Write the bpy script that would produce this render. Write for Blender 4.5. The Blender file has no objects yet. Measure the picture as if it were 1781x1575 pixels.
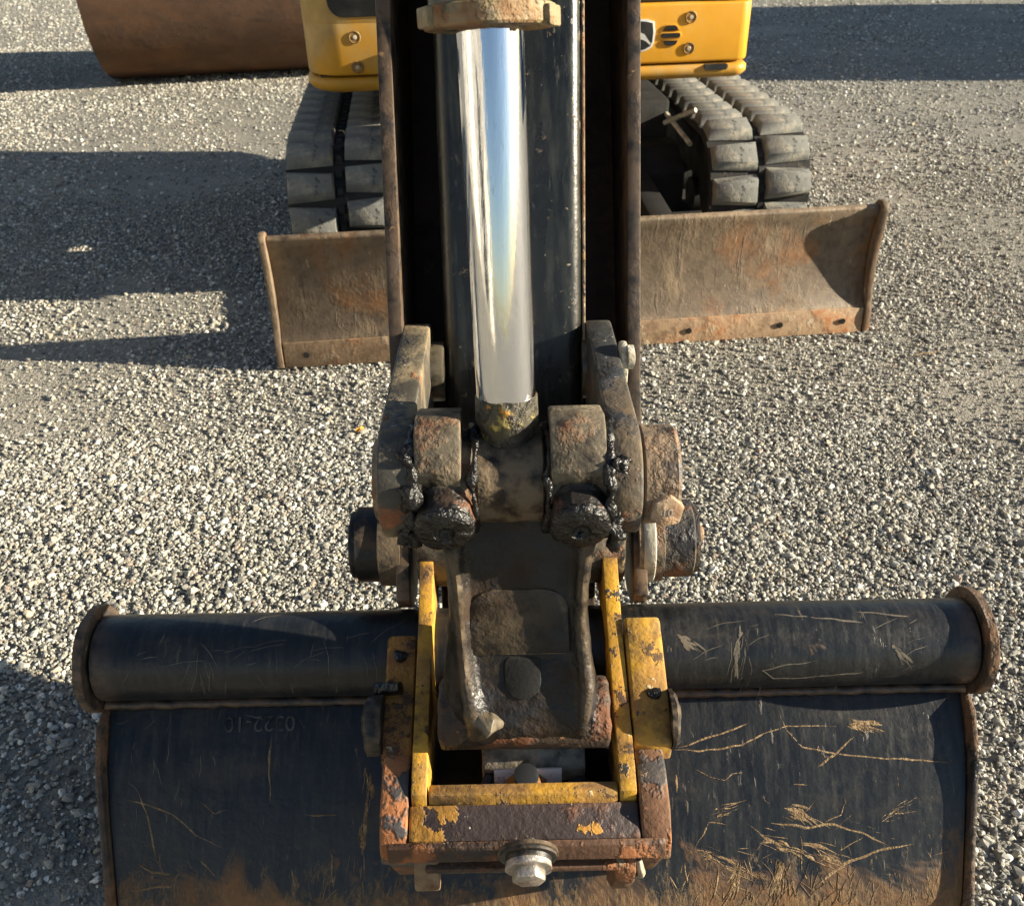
import bpy, bmesh, math, random
import numpy as np
from mathutils import Vector, Matrix, noise as mnoise
random.seed(7); np.random.seed(7)
S = bpy.context.scene
C = S.collection
PI = math.pi
R_ = math.radians

# ------------------------------------------------------------------ camera
F_PX, IMG_W = 1600.0, 1781.0
PITCH, CAM_H, ROLL = R_(33.5), 1.62, R_(1.2)
sp, cp = math.sin(PITCH), math.cos(PITCH)
cd = bpy.data.cameras.new('camera'); cam = bpy.data.objects.new('camera', cd); C.objects.link(cam)
cd.sensor_fit = 'HORIZONTAL'; cd.sensor_width = 36; cd.lens = F_PX/IMG_W*36
cd.clip_start = 0.05; cd.clip_end = 2000
rt = Vector((1, 0, 0)); up = Vector((0, sp, cp)); fw = Vector((0, cp, -sp))
r2 = math.cos(ROLL)*rt - math.sin(ROLL)*up; u2 = math.sin(ROLL)*rt + math.cos(ROLL)*up
m = Matrix((r2, u2, -fw)).transposed().to_4x4(); m.translation = (0, 0, CAM_H)
cam.matrix_world = m
cd.dof.use_dof = True; cd.dof.focus_distance = 1.55; cd.dof.aperture_fstop = 9
S.camera = cam
S.cycles.max_bounces = 5; S.cycles.diffuse_bounces = 2; S.cycles.glossy_bounces = 3; S.cycles.transmission_bounces = 2
S.cycles.use_adaptive_sampling = True; S.cycles.adaptive_threshold = .02

# ------------------------------------------------------------------ sky, sun, exposure
SUN_EL, SUN_AZ = R_(18), R_(5)           # azimuth: from +X turned towards the camera
w = bpy.data.worlds.new('World'); S.world = w; w.use_nodes = True
nt = w.node_tree; nt.nodes.clear()
sky = nt.nodes.new('ShaderNodeTexSky'); sky.sky_type = 'NISHITA'; sky.sun_disc = False
sky.sun_elevation = SUN_EL; sky.sun_rotation = R_(90) + SUN_AZ
sky.air_density = 1.0; sky.dust_density = 0.6; sky.ozone_density = 1.5
bgn = nt.nodes.new('ShaderNodeBackground'); bgn.inputs['Strength'].default_value = 0.05
wo = nt.nodes.new('ShaderNodeOutputWorld')
nt.links.new(sky.outputs[0], bgn.inputs[0]); nt.links.new(bgn.outputs[0], wo.inputs[0])
sd = bpy.data.lights.new('sun', 'SUN'); sd.energy = 5.0; sd.angle = R_(0.5); sd.color = (1, .89, .70)
sun = bpy.data.objects.new('sun', sd); C.objects.link(sun)
sv = Vector((math.cos(SUN_EL)*math.cos(SUN_AZ), -math.cos(SUN_EL)*math.sin(SUN_AZ), math.sin(SUN_EL)))
sun.rotation_euler = sv.to_track_quat('Z', 'Y').to_euler(); sun.location = sv*30
S.view_settings.view_transform = 'Standard'; S.view_settings.look = 'None'
S.view_settings.gamma = 1; S.view_settings.use_curve_mapping = False
S.view_settings.exposure = 1.5

# ------------------------------------------------------------------ materials
def N(t, k, **kw):
    n = t.nodes.new(k)
    for a, b in kw.items(): setattr(n, a, b)
    return n
def newmat(name):
    mt = bpy.data.materials.new(name); mt.use_nodes = True
    t = mt.node_tree; t.nodes.clear()
    o = N(t, 'ShaderNodeOutputMaterial'); b = N(t, 'ShaderNodeBsdfPrincipled')
    t.links.new(b.outputs[0], o.inputs[0])
    return mt, t, b
def c4(c): return (c[0], c[1], c[2], 1)
_off = [0]
def noise_mask(t, vec, s, lo, hi, st=(1, 1, 1), d=6, ro=.6, dist=0, extra=None):
    _off[0] += 3.7
    mp = N(t, 'ShaderNodeMapping'); mp.inputs['Scale'].default_value = st
    mp.inputs['Location'].default_value = (_off[0], _off[0]*.37, -_off[0]*.61)
    t.links.new(vec, mp.inputs['Vector'])
    n = N(t, 'ShaderNodeTexNoise'); n.inputs['Scale'].default_value = s
    n.inputs['Detail'].default_value = d; n.inputs['Roughness'].default_value = ro
    n.inputs['Distortion'].default_value = dist
    t.links.new(mp.outputs[0], n.inputs['Vector'])
    src = n.outputs['Fac']
    if extra is not None:
        a = N(t, 'ShaderNodeMath', operation='ADD'); t.links.new(src, a.inputs[0]); t.links.new(extra, a.inputs[1]); src = a.outputs[0]
    mr = N(t, 'ShaderNodeMapRange'); mr.inputs['From Min'].default_value = lo; mr.inputs['From Max'].default_value = hi
    t.links.new(src, mr.inputs['Value'])
    return mr.outputs[0]
def mixc(t, f, a, b):
    n = N(t, 'ShaderNodeMix', data_type='RGBA')
    if isinstance(f, float): n.inputs[0].default_value = f
    else: t.links.new(f, n.inputs[0])
    for sck, v in ((n.inputs[6], a), (n.inputs[7], b)):
        if isinstance(v, (tuple, list)): sck.default_value = c4(v)
        else: t.links.new(v, sck)
    return n.outputs[2]
def mixf(t, f, a, b):
    n = N(t, 'ShaderNodeMix', data_type='FLOAT'); t.links.new(f, n.inputs[0])
    for sck, v in ((n.inputs[2], a), (n.inputs[3], b)):
        if isinstance(v, (int, float)): sck.default_value = v
        else: t.links.new(v, sck)
    return n.outputs[0]
def worn(name, base, layers=(), rough=.55, metal=0.0, bump=.35, var=.25, vs=5, edge=None, fine=90, spec=.35):
    """paint or steel with layered wear; layer = dict(c, s, lo, hi, st, r, m, grad)"""
    mt, t, b = newmat(name)
    tc = N(t, 'ShaderNodeTexCoord'); vec = tc.outputs['Object']
    f = noise_mask(t, vec, vs, .3, .7, d=5)
    col = mixc(t, f, tuple(x*(1-var) for x in base), tuple(min(1, x*(1+var)) for x in base))
    rg = mixf(t, noise_mask(t, vec, vs*2.3, .3, .7), rough*.8, min(1, rough*1.2)); ht = None
    for L in layers:
        ex = None
        if 'grad' in L:                          # (axis, from, to, amount): layer, such as soil, grows towards one end
            ax, g0, g1, am = L['grad']
            sx = N(t, 'ShaderNodeSeparateXYZ'); t.links.new(vec, sx.inputs[0])
            mr = N(t, 'ShaderNodeMapRange'); mr.inputs['From Min'].default_value = g0; mr.inputs['From Max'].default_value = g1
            mr.inputs['To Min'].default_value = am; mr.inputs['To Max'].default_value = 0
            t.links.new(sx.outputs[ax], mr.inputs['Value']); ex = mr.outputs[0]
        k = noise_mask(t, vec, L['s'], L['lo'], L['hi'], L.get('st', (1, 1, 1)), L.get('d', 5), L.get('ro', .62), L.get('dist', 0), ex)
        if 'a' in L:
            mm = N(t, 'ShaderNodeMath', operation='MULTIPLY'); t.links.new(k, mm.inputs[0]); mm.inputs[1].default_value = L['a']; k = mm.outputs[0]
        c = L['c']
        c2 = mixc(t, noise_mask(t, vec, L['s']*3, .3, .7), tuple(x*.7 for x in c), tuple(min(1, x*1.25) for x in c))
        col = mixc(t, k, col, c2); rg = mixf(t, k, rg, L.get('r', .85))
        if L.get('h', 1):
            if ht is None: ht = k
            else:
                a = N(t, 'ShaderNodeMath', operation='ADD'); t.links.new(ht, a.inputs[0]); t.links.new(k, a.inputs[1]); ht = a.outputs[0]
    if edge:
        g = N(t, 'ShaderNodeNewGeometry')
        mr = N(t, 'ShaderNodeMapRange'); mr.inputs['From Min'].default_value = .52; mr.inputs['From Max'].default_value = .6
        t.links.new(g.outputs['Pointiness'], mr.inputs['Value'])
        mm = N(t, 'ShaderNodeMath', operation='MULTIPLY'); t.links.new(mr.outputs[0], mm.inputs[0])
        t.links.new(noise_mask(t, vec, 30, .35, .55), mm.inputs[1])
        col = mixc(t, mm.outputs[0], col, edge)
    t.links.new(col, b.inputs['Base Color']); t.links.new(rg, b.inputs['Roughness'])
    b.inputs['Metallic'].default_value = metal; b.inputs['Specular IOR Level'].default_value = spec
    fn = noise_mask(t, vec, fine, 0, 1, d=4)
    if ht is not None:
        a = N(t, 'ShaderNodeMath', operation='MULTIPLY_ADD'); t.links.new(ht, a.inputs[0]); a.inputs[1].default_value = 1.2; t.links.new(fn, a.inputs[2]); fn = a.outputs[0]
    bp = N(t, 'ShaderNodeBump'); bp.inputs['Strength'].default_value = bump; bp.inputs['Distance'].default_value = .004
    t.links.new(fn, bp.inputs['Height']); t.links.new(bp.outputs[0], b.inputs['Normal'])
    return mt
RUST = (.17, .062, .025); RUSTL = (.33, .15, .06); RUSTD = (.06, .03, .018); DUST = (.30, .24, .16); MUD = (.20, .125, .062); GREY = (.22, .22, .21)
M = {}
M['arm'] = worn('worn_black_steel', (.006, .0068, .0066), [
    dict(c=(.030, .034, .029), s=14, lo=.46, hi=.75, st=(3, 1, .35), r=.4, h=0),
    dict(c=(.10, .072, .045), s=22, lo=.62, hi=.68, r=.9, ro=.75), dict(c=(.26, .22, .15), s=50, lo=.68, hi=.74, r=.9), dict(c=(.10, .10, .09), s=26, lo=.60, hi=.80, st=(2, 1, .4), r=.45, h=0, ro=.75),
    dict(c=(.35, .34, .31), s=60, lo=.72, hi=.76, st=(1, 1, .25), r=.5)], rough=.30, bump=.18, edge=(.2, .16, .1), spec=.5)
M['thumb'] = worn('rust_stained_steel', (.013, .012, .0115), [
    dict(c=(.050, .030, .018), s=14, lo=.56, hi=.70, st=(1, 1, .2), ro=.75), dict(c=(.34, .20, .10), s=30, lo=.66, hi=.71),
    dict(c=(.02, .02, .022), s=10, lo=.55, hi=.62, r=.5)], rough=.5, bump=.18, edge=(.34, .22, .13))
M['inner'] = worn('rusty_brown_plate', (.055, .030, .019), [dict(c=(.02, .014, .011), s=6, lo=.5, hi=.64), dict(c=(.12, .06, .03), s=18, lo=.62, hi=.7)], rough=.6, bump=.3)  # rusty brown of the thumb's inner faces
M['link'] = worn('scuffed_grey_steel', (.040, .041, .040), [
    dict(c=(.10, .072, .044), s=9, lo=.45, hi=.62), dict(c=(.035, .037, .04), s=8, lo=.52, hi=.6, r=.45),
    dict(c=(.20, .085, .04), s=12, lo=.60, hi=.66), dict(c=(.42, .42, .40), s=40, lo=.66, hi=.72, st=(1, 1, .3), r=.4)], rough=.5, bump=.45, edge=(.40, .36, .28))
M['linkside'] = worn('dusty_link_plate', (.060, .054, .042), [
    dict(c=(.24, .185, .11), s=10, lo=.46, hi=.64), dict(c=(.05, .05, .05), s=9, lo=.55, hi=.62, r=.5),
    dict(c=(.20, .08, .035), s=14, lo=.6, hi=.66), dict(c=(.42, .40, .36), s=50, lo=.66, hi=.72, st=(1, 1, .3), r=.5)], rough=.6, bump=.4, edge=(.42, .37, .28))
M['cast'] = worn('greasy_cast_iron', (.016, .0125, .0095), [
    dict(c=(.066, .040, .020), s=9, lo=.48, hi=.66), dict(c=(.008, .0075, .0075), s=6, lo=.52, hi=.60, r=.3),
    dict(c=(.15, .062, .026), s=13, lo=.55, hi=.64), dict(c=(.24, .18, .10), s=38, lo=.64, hi=.70)], rough=.5, bump=.42, edge=(.30, .25, .17), fine=120)
M['castrust'] = worn('rust_blotched_casting', (.05, .035, .025), [dict(c=(.16, .065, .03), s=8, lo=.50, hi=.60), dict(c=(.02, .018, .017), s=9, lo=.54, hi=.62, r=.4), dict(c=(.3, .15, .07), s=20, lo=.62, hi=.67)], rough=.6, bump=.8, fine=70)
M['rib'] = worn('dusty_cast_rib', (.12, .088, .055), [dict(c=(.28, .21, .13), s=16, lo=.50, hi=.62), dict(c=(.04, .03, .022), s=26, lo=.50, hi=.60), dict(c=(.16, .07, .035), s=12, lo=.58, hi=.66)], rough=.75, bump=.9, fine=110)
M['castdark'] = worn('dark_cast_plate', (.009, .0075, .006), [
    dict(c=(.038, .021, .010), s=7, lo=.48, hi=.66), dict(c=(.04, .029, .018), s=22, lo=.62, hi=.74), dict(c=(.018, .018, .02), s=8, lo=.50, hi=.62, r=.4),
    dict(c=(.16, .13, .09), s=60, lo=.72, hi=.76)], rough=.4, bump=.45, edge=(.22, .16, .095))
M['yellow'] = worn('chipped_yellow_paint', (.52, .28, .028), [
    dict(c=(.33, .175, .05), s=9, lo=.42, hi=.60, h=0), dict(c=(.12, .066, .032), s=15, lo=.46, hi=.64, h=0, a=.85, ro=.72), dict(c=(.085, .050, .03), s=26, lo=.585, hi=.63, ro=.72),
    dict(c=(.055, .050, .045), s=13, lo=.615, hi=.65, r=.4, ro=.75), dict(c=(.55, .43, .25), s=30, lo=.66, hi=.70)], rough=.5, bump=.5, edge=(.5, .36, .14))
M['yellowworn'] = worn('rust_eaten_yellow_paint', (.42, .20, .025), [
    dict(c=(.26, .115, .035), s=9, lo=.42, hi=.58), dict(c=(.085, .048, .03), s=17, lo=.54, hi=.60, ro=.72),
    dict(c=(.50, .42, .28), s=34, lo=.66, hi=.70)], rough=.6, bump=.6, edge=(.10, .06, .035))
M['bar'] = worn('scraped_dark_bar', (.045, .032, .030), [
    dict(c=(.42, .21, .04), s=11, lo=.61, hi=.63, grad=(0, -.18, .02, .13)), dict(c=(.48, .45, .38), s=34, lo=.655, hi=.675, st=(1, 1, 1), grad=(0, .25, -.05, .03)),
    dict(c=(.14, .06, .03), s=9, lo=.54, hi=.66)], rough=.5, bump=.6, edge=(.2, .12, .06))
M['rustplate'] = worn('orange_rusted_plate', (.15, .075, .04), [
    dict(c=(.33, .13, .05), s=6, lo=.52, hi=.56), dict(c=(.06, .055, .055), s=7, lo=.52, hi=.56, r=.5),
    dict(c=(.33, .21, .11), s=22, lo=.62, hi=.68)], rough=.75, bump=.6, edge=(.38, .28, .16))
M['darkrust'] = worn('dark_rusted_strip', (.075, .038, .023), [dict(c=(.27, .105, .04), s=9, lo=.56, hi=.62), dict(c=(.03, .025, .022), s=8, lo=.5, hi=.6, r=.5), dict(c=(.30, .22, .14), s=34, lo=.68, hi=.72)], rough=.65, bump=.6, edge=(.22, .12, .06))
M['faint'] = worn('faint_stencil', (.075, .072, .066), [dict(c=(.015, .016, .02), s=60, lo=.45, hi=.6)], rough=.7, bump=.1)
M['bucket'] = worn('scratched_black_bucket_paint', (.008, .0095, .012), [
    dict(c=(.026, .027, .026), s=18, lo=.42, hi=.75, st=(4, .6, .3), r=.42, h=0),
    dict(c=(.060, .055, .045), s=34, lo=.56, hi=.78, st=(3, .5, .4), r=.7, h=0, a=.7, ro=.7),
    dict(c=(.10, .085, .06), s=40, lo=.66, hi=.74, st=(2.2, .4, .4), r=.8, a=.8),
    dict(c=(.17, .085, .04), s=13, lo=.70, hi=.76, ro=.7), dict(c=(.28, .27, .25), s=90, lo=.74, hi=.78, r=.6),
    dict(c=(.085, .062, .038), s=8, lo=.52, hi=.80, st=(.6, 1.2, 1.6), ro=.75, a=.38, h=0),
    dict(c=(.165, .085, .036), s=4.5, lo=.66, hi=.80, dist=.6, ro=.74, grad=(2, .0, .16, .33)),
    dict(c=(.22, .135, .058), s=30, lo=.72, hi=.90, st=(2.0, .7, .7), ro=.8, a=.85, grad=(2, .0, .15, .36))], rough=.34, bump=.3, edge=(.16, .10, .06), fine=70, spec=.5)
M['bucketedge'] = worn('worn_bucket_rim', (.03, .027, .024), [
    dict(c=(.15, .075, .035), s=9, lo=.52, hi=.62), dict(c=(.02, .021, .023), s=7, lo=.52, hi=.58, r=.4),
    dict(c=(.32, .23, .15), s=40, lo=.67, hi=.71)], rough=.65, bump=.6, edge=(.20, .13, .08))
M['mud'] = worn('dried_tan_mud', (.21, .14, .072), [dict(c=(.30, .21, .115), s=50, lo=.45, hi=.6)], rough=.95, bump=.8, fine=200)
M['mudgrey'] = worn('dusty_scratch', (.15, .13, .10), [], rough=.9, bump=.4)
M['blade'] = worn('weathered_brown_blade', (.092, .066, .044), [
    dict(c=(.17, .075, .028), s=2.6, lo=.55, hi=.66, dist=.3, grad=(0, .95, .35, .09)), dict(c=(.18, .130, .082), s=7, lo=.50, hi=.68, st=(1, 1, .5), ro=.72),
    dict(c=(.075, .055, .04), s=16, lo=.58, hi=.68, st=(1.8, 1, .16)), dict(c=(.30, .24, .17), s=26, lo=.66, hi=.70, st=(1.5, 1, .3))], rough=.62, bump=.35, edge=(.34, .26, .17))
M['bladeedge'] = worn('rusted_cutting_edge', (.17, .105, .06), [
    dict(c=(.29, .12, .045), s=5, lo=.5, hi=.58), dict(c=(.33, .28, .2), s=12, lo=.58, hi=.66)], rough=.65, bump=.4, edge=(.36, .25, .15))
M['house'] = worn('yellow_body_paint', (.60, .295, .020), [
    dict(c=(.46, .33, .15), s=3, lo=.62, hi=.80, a=.75, h=0, grad=(0, -.5, -.2, .28)),  # tan layer, stronger towards the left end of the body
    dict(c=(.52, .36, .11), s=3, lo=.50, hi=.75, a=.55, h=0), dict(c=(.30, .19, .07), s=8, lo=.64, hi=.74, a=.5, h=0)], rough=.42, bump=.08, var=.08)
M['skirt'] = worn('dusty_yellow_skirt', (.52, .27, .03), [dict(c=(.38, .27, .12), s=5, lo=.48, hi=.7, a=.7, h=0), dict(c=(.14, .08, .04), s=14, lo=.66, hi=.72)], rough=.5, bump=.15, var=.12)
M['rubber'] = worn('dusty_track_rubber', (.15, .152, .14), [
    dict(c=(.31, .285, .225), s=9, lo=.46, hi=.62), dict(c=(.055, .055, .05), s=30, lo=.58, hi=.7), dict(c=(.27, .17, .09), s=11, lo=.66, hi=.72)], rough=.85, bump=.4, fine=160)
M['belt'] = worn('dark_track_belt', (.025, .024, .023), [dict(c=(.12, .10, .075), s=14, lo=.60, hi=.70)], rough=.8, bump=.4)
M['frame'] = worn('dark_undercarriage', (.010, .0095, .009), [dict(c=(.04, .03, .022), s=9, lo=.62, hi=.72)], rough=.8, bump=.3)
M['drum'] = worn('brown_rusted_drum', (.085, .047, .028), [
    dict(c=(.05, .032, .022), s=9, lo=.52, hi=.72, st=(.5, 1, 1), ro=.72), dict(c=(.22, .17, .12), s=16, lo=.66, hi=.76, ro=.75),
    dict(c=(.135, .066, .03), s=1.6, lo=.46, hi=.62, st=(.4, 1, 1)), dict(c=(.085, .05, .032), s=3.5, lo=.52, hi=.66), dict(c=(.34, .28, .22), s=36, lo=.72, hi=.76)], rough=.6, bump=.2)
M['container'] = worn('faded_blue_container_paint', (.06, .12, .19), [dict(c=(.20, .09, .05), s=4, lo=.62, hi=.68)], rough=.6, bump=.2)
M['weld'] = worn('yellowed_greasy_collar', (.07, .062, .04), [
    dict(c=(.42, .33, .10), s=26, lo=.54, hi=.60), dict(c=(.04, .035, .03), s=20, lo=.52, hi=.6, r=.4), dict(c=(.55, .28, .06), s=40, lo=.62, hi=.68)], rough=.55, bump=.8, fine=120)
M['gland'] = worn('tarnished_gland_nut', (.15, .10, .036), [
    dict(c=(.20, .085, .032), s=12, lo=.47, hi=.58), dict(c=(.05, .045, .04), s=14, lo=.54, hi=.60), dict(c=(.26, .20, .085), s=22, lo=.58, hi=.64)], rough=.5, bump=.7, edge=(.34, .27, .16))
M['pin'] = worn('rust_freckled_pin', (.10, .085, .065), [
    dict(c=(.24, .105, .045), s=14, lo=.52, hi=.62), dict(c=(.30, .25, .18), s=24, lo=.62, hi=.70), dict(c=(.03, .03, .032), s=9, lo=.53, hi=.62, r=.5)], rough=.6, bump=.6, edge=(.30, .2, .12))
M['pindark'] = worn('black_pin_boss', (.014, .0135, .013), [
    dict(c=(.11, .075, .045), s=10, lo=.55, hi=.68), dict(c=(.36, .24, .10), s=18, lo=.72, hi=.74)], rough=.45, bump=.3, edge=(.15, .11, .07))
M['bolt'] = worn('bare_steel_bolt', (.22, .20, .175), [
    dict(c=(.26, .13, .07), s=30, lo=.50, hi=.60, r=.7), dict(c=(.32, .30, .27), s=60, lo=.55, hi=.65, r=.35)], rough=.4, metal=.7, bump=.3, edge=(.55, .5, .44))
M['boltrust'] = worn('rusty_bolt', (.25, .15, .09), [dict(c=(.38, .22, .12), s=30, lo=.5, hi=.6), dict(c=(.08, .06, .045), s=26, lo=.56, hi=.64)], rough=.55, metal=.2, bump=.5, edge=(.55, .42, .28))
M['boltpale'] = worn('pale_dusty_bolt', (.50, .44, .36), [dict(c=(.3, .22, .15), s=30, lo=.55, hi=.65)], rough=.5, bump=.2)
M['retainer'] = worn('pale_cast_retainer', (.36, .33, .25), [dict(c=(.20, .17, .11), s=30, lo=.5, hi=.64), dict(c=(.50, .47, .38), s=40, lo=.6, hi=.68)], rough=.6, bump=.4, edge=(.6, .56, .46))
M['label'] = worn('pale_blotched_plate', (.68, .60, .54), [dict(c=(.30, .16, .10), s=40, lo=.58, hi=.64)], rough=.6, bump=.3)  # for the pale plate in the coupler throat
M['black'] = worn('black_plastic', (.022, .023, .025), [dict(c=(.05, .05, .05), s=8, lo=.5, hi=.7)], rough=.35, bump=.08)
M['dimple'] = worn('dirty_bolt_seat', (.33, .19, .05), [dict(c=(.16, .10, .04), s=40, lo=.45, hi=.62)], rough=.6, bump=.2)
M['silver'] = worn('silver_badge_rim', (.62, .62, .60), [], rough=.35, metal=.3, bump=.05)
M['leaf'] = worn('dry_yellow_leaf', (.55, .28, .05), [], rough=.7, bump=.2)
mt, t, b = newmat('window_glass'); b.inputs['Base Color'].default_value = (.02, .024, .028, 1); b.inputs['Roughness'].default_value = .05; M['glass'] = mt
# grease
mt, t, b = newmat('black_grease')
b.inputs['Base Color'].default_value = (.008, .0072, .0065, 1); b.inputs['Roughness'].default_value = .3
tc = N(t, 'ShaderNodeTexCoord'); k = noise_mask(t, tc.outputs['Object'], 75, .2, .8, d=3)
bp = N(t, 'ShaderNodeBump'); bp.inputs['Strength'].default_value = .9; bp.inputs['Distance'].default_value = .006
t.links.new(k, bp.inputs['Height']); t.links.new(bp.outputs[0], b.inputs['Normal']); M['grease'] = mt
# chrome
mt, t, b = newmat('chromed_rod')
tc = N(t, 'ShaderNodeTexCoord'); b.inputs['Metallic'].default_value = 1
k = noise_mask(t, tc.outputs['Object'], 40, .62, .80, st=(2, 2, .5), d=6)
t.links.new(mixc(t, k, (.82, .83, .86), (.55, .55, .55)), b.inputs['Base Color'])
k2 = noise_mask(t, tc.outputs['Object'], 120, .50, .75, st=(2, 2, .6), d=6)
t.links.new(mixf(t, k2, .035, .16), b.inputs['Roughness'])
bp = N(t, 'ShaderNodeBump'); bp.inputs['Strength'].default_value = .16; bp.inputs['Distance'].default_value = .001
t.links.new(noise_mask(t, tc.outputs['Object'], 55, .3, .8, st=(3, 1.2, .02), d=4), bp.inputs['Height']); t.links.new(bp.outputs[0], b.inputs['Normal'])
M['chrome'] = mt
# gravel ground
mt, t, b = newmat('gravel_fines'); tc = N(t, 'ShaderNodeTexCoord'); vec = tc.outputs['Object']
def vor(s, rnd=1):
    v = N(t, 'ShaderNodeTexVoronoi'); v.inputs['Scale'].default_value = s; v.inputs['Randomness'].default_value = rnd; t.links.new(vec, v.inputs['Vector']); return v
v1 = vor(85); v2 = vor(190)
cr = N(t, 'ShaderNodeValToRGB')
sx = N(t, 'ShaderNodeSeparateColor'); t.links.new(v1.outputs['Color'], sx.inputs[0]); t.links.new(sx.outputs[0], cr.inputs[0])
e = cr.color_ramp.elements; e[0].position = 0; e[0].color = (.10, .095, .083, 1); e[1].position = 1; e[1].color = (.50, .48, .41, 1)
for p_, c_ in ((.35, (.16, .152, .13, 1)), (.7, (.24, .23, .195, 1)), (.88, (.34, .315, .26, 1))): q = e.new(p_); q.color = c_
cr2 = N(t, 'ShaderNodeValToRGB'); sx2 = N(t, 'ShaderNodeSeparateColor'); t.links.new(v2.outputs['Color'], sx2.inputs[0]); t.links.new(sx2.outputs[0], cr2.inputs[0])
e = cr2.color_ramp.elements; e[0].color = (.12, .115, .098, 1); e[1].color = (.32, .30, .255, 1)
stones = mixc(t, noise_mask(t, vec, 30, .4, .6), cr.outputs[0], cr2.outputs[0])
fines = mixc(t, noise_mask(t, vec, 240, .3, .7, d=3), (.25, .23, .185), (.37, .34, .28))
pm = noise_mask(t, vec, 1.1, .47, .68, d=6)
col = mixc(t, pm, stones, fines)
col = mixc(t, noise_mask(t, vec, .45, .35, .7, d=4), col, mixc(t, .5, col, (.26, .24, .19)))
col = mixc(t, noise_mask(t, vec, 3.2, .45, .75, st=(.45, 1, 1), d=8), col, mixc(t, .5, col, (.11, .105, .09)))
col = mixc(t, noise_mask(t, vec, 14, .56, .78, d=8), col, (.34, .32, .265))
t.links.new(col, b.inputs['Base Color']); b.inputs['Roughness'].default_value = .95
inv = N(t, 'ShaderNodeMath', operation='MULTIPLY'); t.links.new(v1.outputs['Distance'], inv.inputs[0]); inv.inputs[1].default_value = -1
iv2 = N(t, 'ShaderNodeMath', operation='MULTIPLY_ADD'); t.links.new(v2.outputs['Distance'], iv2.inputs[0]); iv2.inputs[1].default_value = -.6; t.links.new(inv.outputs[0], iv2.inputs[2])
bp = N(t, 'ShaderNodeBump'); bp.inputs['Strength'].default_value = .7; bp.inputs['Distance'].default_value = .006
t.links.new(iv2.outputs[0], bp.inputs['Height']); t.links.new(bp.outputs[0], b.inputs['Normal']); M['ground'] = mt
mt, t, b = newmat('gravel_stone'); oi = N(t, 'ShaderNodeObjectInfo'); cr = N(t, 'ShaderNodeValToRGB'); t.links.new(oi.outputs['Random'], cr.inputs[0])
cr.color_ramp.interpolation = 'CONSTANT'
e = cr.color_ramp.elements; e[0].color = (.33, .32, .275, 1); e[1].position = .20; e[1].color = (.17, .167, .15, 1)
for p_, c_ in ((.38, (.48, .47, .41, 1)), (.56, (.37, .345, .28, 1)), (.68, (.10, .10, .095, 1)), (.79, (.74, .73, .66, 1)), (.92, (.42, .36, .26, 1)), (.97, (.30, .23, .18, 1))):
    q = e.new(p_); q.color = c_
tc = N(t, 'ShaderNodeTexCoord')
t.links.new(mixc(t, noise_mask(t, tc.outputs['Object'], 2.5, .3, .7, d=4), cr.outputs[0], mixc(t, .4, cr.outputs[0], (.30, .285, .24))), b.inputs['Base Color'])
b.inputs['Roughness'].default_value = .85; M['stone'] = mt

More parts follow.
